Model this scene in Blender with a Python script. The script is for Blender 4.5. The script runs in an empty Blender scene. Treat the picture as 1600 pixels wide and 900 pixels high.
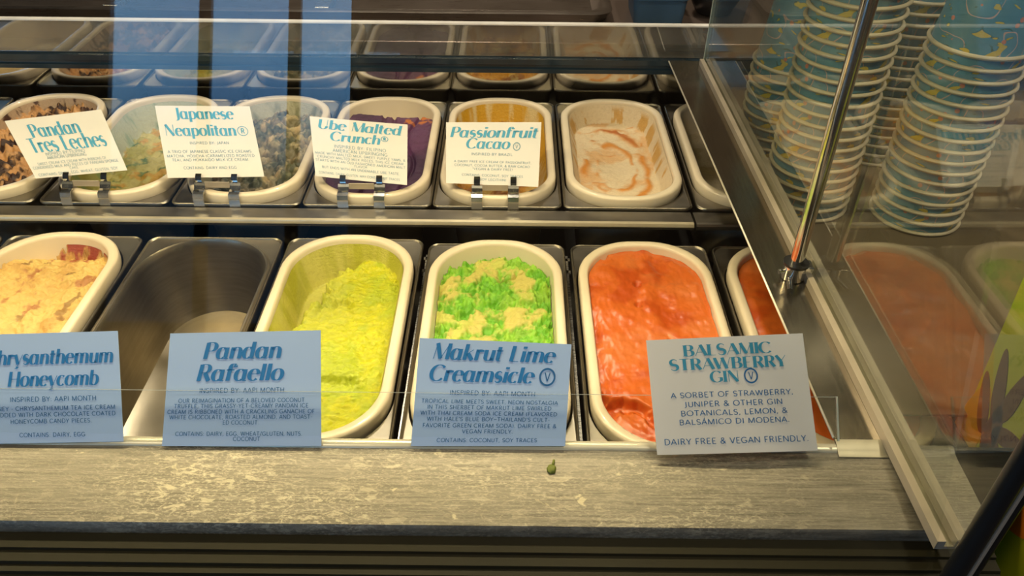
import bpy, bmesh, math, random
from mathutils import Vector, Matrix, noise
random.seed(7)
PI = math.pi
R = math.radians
SC = bpy.context.scene
COL = SC.collection

# ------------------------------------------------------------------ camera
FPX = 1250.0
PITCH, ROLL = R(38.0), R(-0.6)
CAM = Vector((0, 0, 0.55))
FW = Vector((0, math.cos(PITCH), -math.sin(PITCH)))
UP0 = Vector((0, math.sin(PITCH), math.cos(PITCH)))
RT0 = Vector((1, 0, 0))
RT = RT0 * math.cos(ROLL) - UP0 * math.sin(ROLL)
UP = UP0 * math.cos(ROLL) + RT0 * math.sin(ROLL)
cd = bpy.data.cameras.new('camera')
cam = bpy.data.objects.new('camera', cd)
COL.objects.link(cam)
cd.sensor_width = 36
cd.lens = FPX / 1600 * 36
cd.clip_start = 0.01
cam.matrix_world = Matrix(((RT.x, UP.x, -FW.x, CAM.x), (RT.y, UP.y, -FW.y, CAM.y), (RT.z, UP.z, -FW.z, CAM.z), (0, 0, 0, 1)))
SC.camera = cam

# ------------------------------------------------------------------ world
w = bpy.data.worlds.new('world'); SC.world = w; w.use_nodes = True
w.node_tree.nodes['Background'].inputs[0].default_value = (0.30, 0.50, 0.85, 1)
w.node_tree.nodes['Background'].inputs[1].default_value = 0.6
SC.view_settings.view_transform = 'Standard'
SC.view_settings.look = 'None'
SC.view_settings.exposure = 0.0
SC.view_settings.gamma = 1.0
SC.view_settings.use_curve_mapping = False
SC.cycles.max_bounces = 10
SC.cycles.transparent_max_bounces = 24
SC.cycles.caustics_reflective = False
SC.cycles.caustics_refractive = False
SC.cycles.use_denoising = True
SC.cycles.sample_clamp_indirect = 6

# light levels (kept together for tuning)
LED_POWER, LED_COL = 7.0, (1.0, 0.80, 0.42)
REAR_POWER, REAR_COL = 0.5, (1.0, 0.86, 0.62)
SKY_WIN, SKY_COL = 4.2, (0.20, 0.50, 1.0)
DOWN_POWER, DOWN_COL = 6.0, (1.0, 0.84, 0.62)

def lamp_area(name, loc, target, sx, sy, power, col):
    l = bpy.data.lights.new(name, 'AREA'); l.shape = 'RECTANGLE'; l.size = sx; l.size_y = sy
    l.energy = power; l.color = col
    o = bpy.data.objects.new(name, l); COL.objects.link(o); o.location = loc
    o.rotation_euler = (Vector(target) - Vector(loc)).to_track_quat('-Z', 'Y').to_euler()
    return o
# warm LED strips inside the top of the display case (housings are built below)
lamp_area('led_strip_light', (-0.40, 0.652, 0.428), (-0.40, 0.585, 0), 1.3, 0.03, LED_POWER, LED_COL)
lamp_area('rear_strip_light', (-0.15, 1.10, 0.60), (-0.15, 1.0, 0), 1.5, 0.05, REAR_POWER, REAR_COL)
# ceiling downlights of the shop; right and rear ones added to brighten those sides
for p, k in (((-1.0, -0.8, 2.2), 2.2), ((0.9, -0.5, 2.2), 1.6), ((0.95, 0.45, 2.2), 3.4), ((-0.3, 2.0, 2.2), 5.5)):
    lamp_area('fill_downlight', p, (p[0], p[1], 0), 0.22, 0.22, DOWN_POWER * k, DOWN_COL)

# ------------------------------------------------------------------ helpers
def ray(px, py):
    return (FW * FPX + RT * (px - 800) - UP * (py - 450))
def at_z(px, py, z):
    d = ray(px, py); return CAM + d * ((z - CAM.z) / d.z)
def at_y(px, py, y):
    d = ray(px, py); return CAM + d * ((y - CAM.y) / d.y)
def at_x(px, py, x):
    d = ray(px, py); return CAM + d * ((x - CAM.x) / d.x)
def at_plane(px, py, p0, n):
    d = ray(px, py); return CAM + d * ((p0 - CAM).dot(n) / d.dot(n))
def at_depth(px, py, zc):
    return CAM + ray(px, py) * (zc / FPX)

def link(name, bm, mat, parent=None, smooth=False, angle=None):
    bmesh.ops.recalc_face_normals(bm, faces=bm.faces)
    me = bpy.data.meshes.new(name); bm.to_mesh(me); bm.free()
    if smooth:
        me.polygons.foreach_set('use_smooth', [True] * len(me.polygons))
        if angle:
            me.set_sharp_from_angle(angle=angle)
    if mat: me.materials.append(mat)
    o = bpy.data.objects.new(name, me); COL.objects.link(o)
    if parent: o.parent = parent
    return o
def tag(o, label=None, cat=None, group=None, kind=None):
    if label: o['label'] = label
    if cat: o['category'] = cat
    if group: o['group'] = group
    if kind: o['kind'] = kind
    return o
def empty(name, loc, label=None, cat=None, group=None, rz=0):
    o = bpy.data.objects.new(name, None); COL.objects.link(o)
    o.empty_display_size = 0.02
    o.location = loc; o.rotation_euler = (0, 0, rz)
    tag(o, label, cat, group)
    return o
def box(bm, x0, x1, y0, y1, z0, z1, bev=0):
    vs = [bm.verts.new((x, y, z)) for z in (z0, z1) for y in (y0, y1) for x in (x0, x1)]
    fs = [bm.faces.new([vs[i] for i in f]) for f in ((0, 2, 3, 1), (4, 5, 7, 6), (0, 1, 5, 4), (2, 6, 7, 3), (0, 4, 6, 2), (1, 3, 7, 5))]
    if bev:
        es = set(e for f in fs for e in f.edges)
        bmesh.ops.bevel(bm, geom=list(es), offset=bev, segments=2, affect='EDGES', profile=0.5)
def boxo(name, dims, mat, parent=None, bev=0):
    bm = bmesh.new(); box(bm, *dims, bev=bev); return link(name, bm, mat, parent)
def extrude_x(bm, prof, x0, x1, closed=True):
    a = [bm.verts.new((x0, y, z)) for y, z in prof]; b = [bm.verts.new((x1, y, z)) for y, z in prof]
    n = len(prof)
    for i in range(n if closed else n - 1):
        j = (i + 1) % n
        bm.faces.new((a[i], a[j], b[j], b[i]))
    if closed:
        bm.faces.new(a); bm.faces.new(b[::-1])
def tube(bm, p0, p1, r0, r1=None, n=20, cap=True):
    p0 = Vector(p0); p1 = Vector(p1); r1 = r0 if r1 is None else r1
    d = (p1 - p0).normalized(); a = d.orthogonal().normalized(); b = d.cross(a)
    A_ = [bm.verts.new(p0 + (a * math.cos(2 * PI * i / n) + b * math.sin(2 * PI * i / n)) * r0) for i in range(n)]
    B_ = [bm.verts.new(p1 + (a * math.cos(2 * PI * i / n) + b * math.sin(2 * PI * i / n)) * r1) for i in range(n)]
    for i in range(n):
        bm.faces.new((A_[i], A_[(i + 1) % n], B_[(i + 1) % n], B_[i]))
    if cap:
        bm.faces.new(A_[::-1]); bm.faces.new(B_)
def rr(hx, hy, r, n=12, m=6):
    r = min(r, hx, hy); pts = []
    cs = [(hx - r, hy - r, 0), (-(hx - r), hy - r, 90), (-(hx - r), -(hy - r), 180), (hx - r, -(hy - r), 270)]
    for k, (cx, cy, a0) in enumerate(cs):
        for i in range(n + 1):
            a = R(a0 + 90 * i / n); pts.append((cx + r * math.cos(a), cy + r * math.sin(a)))
        nx = cs[(k + 1) % 4]; a = R(a0 + 90)
        e0 = pts[-1]; e1 = (nx[0] + r * math.cos(a), nx[1] + r * math.sin(a))
        for j in range(1, m):
            t = j / m; pts.append((e0[0] + (e1[0] - e0[0]) * t, e0[1] + (e1[1] - e0[1]) * t))
    return pts
def loft(bm, secs, cap_last=False, cap_first=False):
    loops = []
    for pts, z in secs:
        loops.append([bm.verts.new((x, y, z)) for x, y in pts])
    for a, b in zip(loops, loops[1:]):
        n = len(a)
        for i in range(n):
            j = (i + 1) % n
            bm.faces.new((a[i], a[j], b[j], b[i]))
    if cap_last: bm.faces.new(loops[-1])
    if cap_first: bm.faces.new(loops[0])
    return loops
def lathe(bm, prof, n=40, cap_end=False):
    loops = [[bm.verts.new((r * math.cos(2 * PI * i / n), r * math.sin(2 * PI * i / n), z)) for i in range(n)] for r, z in prof]
    for a, b in zip(loops, loops[1:]):
        for i in range(n):
            bm.faces.new((a[i], a[(i + 1) % n], b[(i + 1) % n], b[i]))
    if cap_end: bm.faces.new(loops[-1])

# ------------------------------------------------------------------ materials
def srgb(r, g, b):
    return tuple(((c / 255) / 12.92 if c / 255 <= 0.04045 else ((c / 255 + 0.055) / 1.055) ** 2.4) for c in (r, g, b)) + (1,)
class NT:
    def __init__(s, name):
        s.m = bpy.data.materials.new(name); s.m.use_nodes = True
        s.t = s.m.node_tree; s.p = s.t.nodes['Principled BSDF']; s.out = s.t.nodes['Material Output']
    def n(s, kind, **k):
        x = s.t.nodes.new(kind)
        for a, v in k.items(): setattr(x, a, v)
        return x
    def l(s, a, b): s.t.links.new(a, b)
    def coords(s, scale=(1, 1, 1), kind='Object'):
        tc = s.n('ShaderNodeTexCoord'); mp = s.n('ShaderNodeMapping'); mp.inputs['Scale'].default_value = scale
        s.l(tc.outputs[kind], mp.inputs[0]); return mp.outputs[0]
    def noise(s, vec, scale, detail=4, rough=0.5, dist=0):
        x = s.n('ShaderNodeTexNoise'); s.l(vec, x.inputs['Vector'])
        x.inputs['Scale'].default_value = scale; x.inputs['Detail'].default_value = detail
        x.inputs['Roughness'].default_value = rough; x.inputs['Distortion'].default_value = dist
        return x.outputs['Fac']
    def ramp(s, fac, stops, interp='LINEAR'):
        x = s.n('ShaderNodeValToRGB'); x.color_ramp.interpolation = interp
        e = x.color_ramp.elements
        while len(e) < len(stops): e.new(0.5)
        for i, (p, c) in enumerate(stops): e[i].position = p; e[i].color = c if len(c) == 4 else tuple(c) + (1,)
        s.l(fac, x.inputs[0]); return x.outputs[0]
    def mix(s, fac, a, b, mode='MIX'):
        x = s.n('ShaderNodeMix', data_type='RGBA', blend_type=mode)
        for sock, v in ((x.inputs[0], fac), (x.inputs[6], a), (x.inputs[7], b)):
            if hasattr(v, 'links'): s.l(v, sock)
            else: sock.default_value = v
        return x.outputs[2]
    def math(s, op, a, b=0.0, c=None):
        x = s.n('ShaderNodeMath', operation=op)
        for i, v in enumerate((a, b) if c is None else (a, b, c)):
            if hasattr(v, 'links'): s.l(v, x.inputs[i])
            else: x.inputs[i].default_value = v
        return x.outputs[0]
    def bump(s, h, strength, dist):
        x = s.n('ShaderNodeBump'); x.inputs['Strength'].default_value = strength; x.inputs['Distance'].default_value = dist
        s.l(h, x.inputs['Height']); s.l(x.outputs[0], s.p.inputs['Normal'])
def g(v): return (v, v, v, 1)

def simple(name, col, rough=0.5, metal=0, noise_amt=0.06, nscale=30, coat=0, bump=0, bscale=200):
    t = NT(name); v = t.coords()
    f = t.noise(v, nscale, 5)
    c2 = tuple(max(0, c * (1 - noise_amt * 3)) for c in col[:3]) + (1,)
    t.l(t.ramp(f, [(0.3, c2), (0.65, col)]), t.p.inputs['Base Color'])
    t.p.inputs['Roughness'].default_value = rough; t.p.inputs['Metallic'].default_value = metal
    t.p.inputs['Coat Weight'].default_value = coat
    if bump: t.bump(t.noise(v, bscale, 3), bump, 0.001)
    return t.m

def steel(name, col=(0.55, 0.53, 0.49), rough=0.22, scratch=(1, 40, 1), amt=0.12, metal=1.0):
    t = NT(name); v = t.coords(scratch)
    f = t.noise(v, 18, 6, 0.65)
    v2 = t.coords((1, 1, 1)); f2 = t.noise(v2, 9, 5, 0.6)
    a = tuple(c * 0.75 for c in col) + (1,); b = tuple(min(1, c * 1.1) for c in col) + (1,)
    t.l(t.mix(0.5, t.ramp(f, [(0.35, a), (0.65, b)]), t.ramp(f2, [(0.35, a), (0.7, b)])), t.p.inputs['Base Color'])
    t.p.inputs['Metallic'].default_value = metal
    rr_ = t.math('MULTIPLY_ADD', f, amt * 2, rough - amt)
    rr_ = t.math('MULTIPLY_ADD', f2, amt, rr_)
    t.l(rr_, t.p.inputs['Roughness'])
    t.bump(f, 0.08, 0.0004)
    return t.m

def lip_steel():
    t = NT('scratched_lip_steel'); t.p.inputs['Metallic'].default_value = 0.45
    f = t.noise(t.coords((0.30, 8, 3)), 60, 6, 0.75)                     # long brush marks along the counter
    fs = t.noise(t.coords((0.55, 1.2, 1)), 620, 3, 0.6)                  # fine dried spray
    fb = t.noise(t.coords((0.40, 1.1, 1)), 210, 5, 0.7, 0.8)             # small dried drips
    fc = t.noise(t.coords((0.8, 1, 1)), 70, 4, 0.6, 0.5)                 # few larger splashes
    zone = t.ramp(t.noise(t.coords((1, 2.5, 1)), 5, 3), [(0.38, g(0.2)), (0.62, g(1))])
    right = t.n('ShaderNodeSeparateXYZ'); t.l(t.coords((1, 1, 1)), right.inputs[0])
    wear = t.n('ShaderNodeMapRange'); t.l(right.outputs[0], wear.inputs[0]); wear.inputs[1].default_value = 0.10; wear.inputs[2].default_value = 0.24; wear.inputs[3].default_value = 1.0; wear.inputs[4].default_value = 0.22
    zone = t.math('MULTIPLY', zone, wear.outputs[0])
    spray = t.ramp(fs, [(0.50, g(0)), (0.62, g(1))]); drips = t.ramp(fb, [(0.54, g(0)), (0.60, g(1))]); spl = t.ramp(fc, [(0.66, g(0)), (0.70, g(1))])
    c = t.ramp(f, [(0.35, (0.125, 0.112, 0.09)), (0.65, (0.31, 0.285, 0.235))])
    c = t.mix(t.math('MULTIPLY', spray, t.math('MULTIPLY', zone, 0.8)), c, (0.48, 0.44, 0.35, 1))
    c = t.mix(t.math('MULTIPLY', drips, t.math('MULTIPLY', zone, 0.8)), c, (0.60, 0.54, 0.41, 1))
    c = t.mix(t.math('MULTIPLY', spl, t.math('MULTIPLY', wear.outputs[0], 0.6)), c, (0.68, 0.60, 0.42, 1))
    t.l(c, t.p.inputs['Base Color'])
    t.l(t.math('MULTIPLY_ADD', f, 0.25, 0.34), t.p.inputs['Roughness'])
    t.bump(t.math('ADD', f, t.math('MULTIPLY', spray, 0.4)), 0.35, 0.0006)
    return t.m

def glass(name, tint=(1, 1, 1), f0=0.04, boost=1.0, rough=0.0, haze=0.0):
    t = NT(name); t.t.nodes.remove(t.p)
    geo = t.n('ShaderNodeNewGeometry'); dot = t.n('ShaderNodeVectorMath', operation='DOT_PRODUCT')
    t.l(geo.outputs['Incoming'], dot.inputs[0]); t.l(geo.outputs['Normal'], dot.inputs[1])
    c = t.math('ABSOLUTE', dot.outputs['Value']); om = t.math('SUBTRACT', 1.0, c)
    fr = t.math('MULTIPLY_ADD', t.math('POWER', om, 5.0), (1 - f0) * boost, f0 * boost)
    tr = t.n('ShaderNodeBsdfTransparent'); tr.inputs[0].default_value = tuple(tint) + (1,)
    gl = t.n('ShaderNodeBsdfGlossy'); gl.inputs['Roughness'].default_value = rough
    mx = t.n('ShaderNodeMixShader'); t.l(fr, mx.inputs[0]); t.l(tr.outputs[0], mx.inputs[1]); t.l(gl.outputs[0], mx.inputs[2])
    res = mx.outputs[0]
    if haze:
        df = t.n('ShaderNodeBsdfDiffuse'); df.inputs[0].default_value = (0.8, 0.8, 0.75, 1)
        f = t.noise(t.coords((1, 1, 1)), 30, 5)
        m2 = t.n('ShaderNodeMixShader'); t.l(t.math('MULTIPLY', f, haze), m2.inputs[0]); t.l(res, m2.inputs[1]); t.l(df.outputs[0], m2.inputs[2]); res = m2.outputs[0]
    t.l(res, t.out.inputs[0])
    return t.m
def emit(name, col, strength):
    t = NT(name); t.t.nodes.remove(t.p); e = t.n('ShaderNodeEmission')
    e.inputs[0].default_value = tuple(col[:3]) + (1,); e.inputs[1].default_value = strength
    t.l(e.outputs[0], t.out.inputs[0]); return t.m

M_STEEL = steel('brushed_steel')
M_PAN = steel('pan_steel', (0.30, 0.275, 0.235), 0.34, (1, 1, 1), 0.10)
M_INNER = steel('pan_inner_steel', (0.37, 0.33, 0.265), 0.33, (1, 1, 12), 0.05)
M_DECK = steel('polished_deck_steel', (0.46, 0.41, 0.33), 0.17, (25, 1, 1), 0.05)
M_MIRROR = steel('mirror_steel', (0.62, 0.60, 0.56), 0.04, (1, 1, 1), 0.02)
M_CHROME = steel('chrome', (0.85, 0.84, 0.82), 0.12, (1, 1, 1), 0.03)
M_LIP = lip_steel()
M_TUB = simple('white_plastic', srgb(228, 214, 190), 0.35, 0, 0.02, 40, 0.3)
M_BLACK = simple('black_plastic', (0.012, 0.012, 0.013, 1), 0.35)
M_OLIVE = simple('dark_rail_plastic', (0.018, 0.016, 0.007, 1), 0.55, 0, 0.1, 12)
M_OLIVE.node_tree.nodes['Principled BSDF'].inputs['Specular IOR Level'].default_value = 0.2
M_DARK = simple('dark_interior', (0.010, 0.010, 0.011, 1), 0.6)
M_GLASS = glass('front_glass', (0.99, 1.0, 0.995))
M_SIDEGLASS = glass('side_glass', (0.90, 0.92, 0.88), boost=1.5, haze=0.02)
M_ACRYL = glass('clear_acrylic', (0.99, 0.995, 0.99), boost=0.35)
M_CLEAREDGE = glass('clear_sheet_edge', (0.9, 0.95, 0.92), boost=0.5, haze=0.75)
M_EDGE = simple('glass_edge', (0.55, 0.62, 0.56, 1), 0.2)
M_RAIL = simple('rail_aluminium', (0.50, 0.43, 0.34, 1), 0.4, 0.25)
M_BLUEBAR = simple('blue_grey_trim', (0.022, 0.045, 0.07, 1), 0.22, 0.2)

# ------------------------------------------------------------------ shop room (setting)
FL = -0.95
wallm = simple('shop_wall_paint', srgb(120, 104, 88), 0.8, nscale=4)
floorm = simple('shop_floor_concrete', srgb(70, 64, 58), 0.6, nscale=6)
ceilm = simple('shop_ceiling_paint', srgb(70, 60, 50), 0.9, nscale=4)
X0, X1, Y0, Y1, ZC = -5.4, 3.2, -3.0, 3.4, 2.3
tag(boxo('floor', (X0, X1, Y0, Y1, FL - .05, FL), floorm), kind='structure')
tag(boxo('ceiling', (X0, X1, Y0, Y1, ZC, ZC + .05), ceilm), kind='structure')
tag(boxo('wall_back', (X0, X1, Y1, Y1 + .1, FL, ZC), simple('back_wall_paint', srgb(112, 92, 72), 0.8, nscale=3)), kind='structure')
tag(boxo('wall_right', (X1, X1 + .1, Y0, Y1, FL, ZC), simple('wood_wall', srgb(120, 78, 42), 0.6, nscale=3)), kind='structure')
tag(boxo('wall_left', (X0 - .1, X0, Y0, Y1, FL, ZC), wallm), kind='structure')
# front wall behind the viewer, with a shop window and a glazed door added as blue fill light
WX0, WX1, WZ0, WZ1 = -2.02, -0.76, 0.15, 2.1
DX0, DX1, DZ1 = -5.2, -3.1, 1.6
bm = bmesh.new()
for d in ((X0, DX0, FL, ZC), (DX0, DX1, DZ1, ZC), (DX1, WX0, FL, ZC), (WX0, WX1, FL, WZ0), (WX0, WX1, WZ1, ZC), (WX1, X1, FL, ZC)):
    box(bm, d[0], d[1], Y0 - .1, Y0, d[2], d[3])
tag(link('wall_front', bm, wallm), kind='structure')
def window(name, x0, x1, z0, z1, bars, strength, low=.045):
    e = empty(name, ((x0 + x1) / 2, Y0, z0)); tag(e, kind='structure')
    bm = bmesh.new(); c = (x0 + x1) / 2
    hw_, hz = (x1 - x0) / 2, z1 - z0
    for b in ((-hw_, -hw_ + .04, 0, hz), (hw_ - .04, hw_, 0, hz), (-hw_, hw_, 0, .04), (-hw_, hw_, hz - .04, hz)):
        box(bm, b[0], b[1], -.09, -.01, b[2], b[3])
    link('frame', bm, M_BLACK, e)
    for x in bars:
        bm = bmesh.new(); box(bm, x - c - .03, x - c + .03, -.08, -.02, .04, hz - .04); link('mullion', bm, M_BLACK, e)
    bm = bmesh.new(); box(bm, -hw_ + .03, hw_ - .03, -.06, -.05, .03, hz - .03)
    t = NT(name + '_daylight'); t.t.nodes.remove(t.p); em = t.n('ShaderNodeEmission')
    f = t.noise(t.coords(), 1.3, 3); t.l(t.ramp(f, [(0.3, tuple(c * .8 for c in SKY_COL)), (0.75, tuple(min(1, c * 1.15 + .03) for c in SKY_COL))]), em.inputs[0])
    sp = t.n('ShaderNodeSeparateXYZ'); t.l(t.coords((1, 1, 1)), sp.inputs[0])
    gr_ = t.n('ShaderNodeMapRange'); t.l(sp.outputs[2], gr_.inputs[0]); gr_.inputs[1].default_value = 1.45 - z0 - .55; gr_.inputs[2].default_value = 1.45 - z0
    gr_.inputs[3].default_value = strength * low; gr_.inputs[4].default_value = strength; t.l(gr_.outputs[0], em.inputs[1]); t.l(em.outputs[0], t.out.inputs[0])
    link('pane', bm, t.m, e)
window('window_1', WX0, WX1, WZ0, WZ1, [-1.52, -1.08], SKY_WIN)
window('fill_door_1', DX0, DX1, FL, DZ1, [-4.1], SKY_WIN * 1.3, .8)  # unseen door added to throw blue light on the front cards

# ------------------------------------------------------------------ display case
CX0, CX1 = -1.15, 0.278
case = empty('display_case', (0, 0.8, 0), 'stainless refrigerated ice cream display case with glass front and back', 'display case')
def cpart(name, bm, mat, **k):
    for v in bm.verts: v.co.y -= 0.8
    return link(name, bm, mat, case, **k)
def cbox(name, dims, mat, bev=0):
    bm = bmesh.new(); box(bm, *dims, bev=bev); return cpart(name, bm, mat)
# dark well
K = 0.885
def KP(prof): return [(y * K, .55 - K * (.55 - z)) for y, z in prof]
ZD = .0735                                                          # level of the side deck
bm = bmesh.new()
box(bm, CX0, 0.4105, 0.425, 1.196, -0.17, -0.16); box(bm, CX0, 0.4105, 0.424, 0.427, -0.16, 0.060); box(bm, 0.4085, 0.4105, 0.427, 1.196, -0.16, 0.0)
cpart('well', bm, M_DARK)
# front lip: rolled back edge, gently falling top, dropped front edge
bm = bmesh.new()
prof = [(.4735, -.03), (.4745, .006), (.4725, .0095), (.4690, .0095), (.4655, .007), (.4600, .0062), (.4300, .005), (.4000, .0035), (.3900, .002), (.3880, -.001), (.3880, -.009), (.3860, -.03)]
extrude_x(bm, KP(prof), CX0, 0.345); cpart('front_lip', bm, M_LIP, smooth=True, angle=R(35))
# rolled edge along the back of the lip, LED highlight put into its colour
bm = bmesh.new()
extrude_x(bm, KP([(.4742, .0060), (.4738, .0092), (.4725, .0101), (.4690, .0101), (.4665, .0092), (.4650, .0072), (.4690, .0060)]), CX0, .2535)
M_LIPEDGE = simple('led_lit_lip_edge', (0.90, 0.84, 0.66, 1), 0.3, 0.35, 0.05, 25)
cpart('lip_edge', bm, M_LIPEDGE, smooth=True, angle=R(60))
# front rail profile below the lip (dark plastic ridges that hold the glass foot)
bm = bmesh.new()
prof = [(.3875, -.0095), (.3740, -.0105), (.3735, -.0135), (.3640, -.0140), (.3630, -.0170), (.3570, -.0170), (.3560, -.0200), (.3300, -.021), (.3300, -.10), (.3875, -.10)]
extrude_x(bm, KP(prof), CX0, 0.345); cpart('front_rail', bm, M_OLIVE)
# shelf strip between the two rows of pans
bm = bmesh.new()
prof = [(.8635, .0005), (.838, .002), (.8345, .0015), (.833, -.001), (.833, -.006), (.8635, -.006)]
extrude_x(bm, prof, CX0, 0.226); cpart('shelf_strip', bm, M_PAN)
bm = bmesh.new(); extrude_x(bm, prof, 0.229, 0.4035); cpart('shelf_strip', bm, M_PAN)
bm = bmesh.new(); extrude_x(bm, [(.8385, .0022), (.8340, .0018), (.8325, -.001), (.8325, -.0025), (.8335, -.0025), (.8385, .0012)], CX0, 0.226)
cpart('shelf_edge', bm, simple('shelf_edge_steel', (0.70, 0.62, 0.46, 1), 0.3, 0.5), smooth=True, angle=R(50))
# back wall: mirror strip, dark bar, glass
cbox('back_mirror', (CX0, .30, 1.197, 1.207, -.17, .0450), M_MIRROR)
bm = bmesh.new()
extrude_x(bm, [(1.197, .0450), (1.192, .0450), (1.191, .052), (1.195, .053), (1.195, .058), (1.191, .059), (1.190, .0680), (1.201, .0695), (1.207, .069), (1.207, .0450)], CX0, .30)
cpart('back_bar', bm, M_BLUEBAR)
M_BACKGLASS = glass('back_glass', (0.72, 0.72, 0.70), boost=5.0, haze=0.16)
cbox('back_glass', (CX0, .30, 1.197, 1.203, .0700, .119), M_BACKGLASS)
cbox('back_glass_trim', (CX0, .30, 1.195, 1.205, .119, .1212), simple('bright_trim', (0.9, 0.88, 0.86, 1), 0.4, 0.0))
# leaning front glass with top rail
bm = bmesh.new()
extrude_x(bm, [(.282, .0), (.288, .0), (.470, .50), (.464, .50)], CX0, .284); cpart('front_glass', bm, M_GLASS)
cbox('top_rail', (CX0, .284, .462, .52, .452, .50), M_STEEL, .004)
cbox('top_glass', (CX0, .284, .52, 1.14, .47, .478), M_GLASS)
cbox('led_housing', (CX0, .284, .632, .672, .430, .470), M_STEEL, .002)
cbox('rear_top_rail', (CX0, .284, 1.08, 1.14, .61, .64), M_STEEL, .004)
cbox('cabinet_body', (CX0, .34, .29, 1.21, FL, -.172), M_BLACK, .003)
cbox('front_panel', (CX0, .34, .283, .29, FL, -.03), M_BLACK)
# side deck sheet over the end of the well
bm = bmesh.new()
pl_ = [at_z(1045, 95, ZD), at_z(1310, 700, ZD)]; xs = lambda y: pl_[1].x + (pl_[0].x - pl_[1].x) * (y - pl_[1].y) / (pl_[0].y - pl_[1].y)
rows = []
for y, z in ((.409, .0690), (.4125, .0705), (.4165, .0722), (.422, ZD), (.55, ZD), (.70, ZD), (.85, ZD), (1.00, ZD), (pl_[0].y, ZD)):
    rows.append([bm.verts.new((xx, y, zz)) for xx in (xs(y), .309) for zz in (z, z - .0016)])
for a_, b_ in zip(rows, rows[1:]):
    for u_, v_ in ((0, 1), (1, 3), (3, 2), (2, 0)): bm.faces.new((a_[u_], a_[v_], b_[v_], b_[u_]))
bm.faces.new((rows[0][0], rows[0][1], rows[0][3], rows[0][2])); bm.faces.new((rows[-1][0], rows[-1][2], rows[-1][3], rows[-1][1]))
cpart('side_deck', bm, M_DECK)
bm = bmesh.new()
rows = [[bm.verts.new((xx, y, z)) for xx in (xs(.42), .3085)] for y, z in ((.4075, .0696), (.4100, .0702), (.4128, .0714), (.4165, .0729), (.4215, ZD + .0006), (.4215, ZD + .0001), (.4090, .0680))]
for a_, b_ in zip(rows, rows[1:] + rows[:1]): bm.faces.new((a_[0], a_[1], b_[1], b_[0]))
cpart('deck_fillet', bm, simple('deck_fillet_steel', (0.52, 0.47, 0.34, 1), 0.35, 0.4, 0.08, 40), smooth=True, angle=R(60))
bm = bmesh.new()
tube(bm, (xs(.424), .424, ZD - .0006), (xs(pl_[0].y), pl_[0].y, ZD - .0006), .0011, n=10)
cpart('deck_edge', bm, simple('deck_edge_bright', (0.85, 0.8, 0.68, 1), 0.35, 0.4), smooth=True)
boxo('deck_wall', (.3085, .310, -.375, .390, .021, ZD - .002), M_DARK, case)
# crossbars under the gaps between pans
S = 0.1722
def lane(i): return 0.153 + i * S

# ------------------------------------------------------------------ side worktop, partition, rod
M_WORK = simple('worktop_laminate', srgb(112, 98, 78), 0.35, 0, 0.08, 14)
wt = boxo('side_worktop', (.312, 1.25, .50, 1.205, .0168, .020), M_WORK, None, .0008)
tag(wt, 'brown side worktop under the stacks of paper cups', 'worktop')
boxo('worktop_base', (.47, 1.20, .55, 1.15, FL + .002, .0166), M_BLACK, wt)
part = empty('glass_partition', (.2945, .76, ZD + .0002), 'upright glass end partition standing in a pale aluminium rail', 'partition', rz=.0135)
boxo('pane', (-.002, .002, -.444, .410, .003, .52), M_SIDEGLASS, part)
bm = bmesh.new()
box(bm, -.0095, -.0035, -.436, .405, 0, .0085); box(bm, .0035, .011, -.436, .405, 0, .0105); box(bm, -.0035, .0035, -.436, .405, 0, .0028)
link('rail', bm, M_RAIL, part)
boxo('edge_strip', (-.0025, .0025, .410, .412, .003, .52), M_EDGE, part)

rb = at_z(1240, 425, .080)
rod = empty('support_rod', (rb.x, rb.y, ZD), 'thin chrome support rod clamped to the partition rail', 'rod')
bm = bmesh.new(); tube(bm, (0, 0, .012), (0, 0, .3555), .0066, n=24); link('pole', bm, M_CHROME, rod, smooth=True, angle=R(40))
bm = bmesh.new(); tube(bm, (0, 0, .001), (0, 0, .017), .0112, n=28); link('clamp', bm, M_CHROME, rod, smooth=True, angle=R(40))
bm = bmesh.new(); tube(bm, (0, 0, .0165), (0, 0, .019), .0122, n=28); link('collar', bm, M_BLACK, rod, smooth=True, angle=R(40))
boxo('clamp_block', (.004, .0165, -.007, .007, .001, .0165), M_CHROME, rod, .001)
bm = bmesh.new(); tube(bm, (-.010, -.002, .009), (-.016, -.003, .009), .0026, n=12); link('screw', bm, M_CHROME, rod, smooth=True, angle=R(40))
bm = bmesh.new(); tube(bm, (-.006, -.008, .0036), (-.010, -.026, .0036), .0030, .0026, n=12); link('foot', bm, M_CHROME, rod, smooth=True, angle=R(40))

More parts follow.
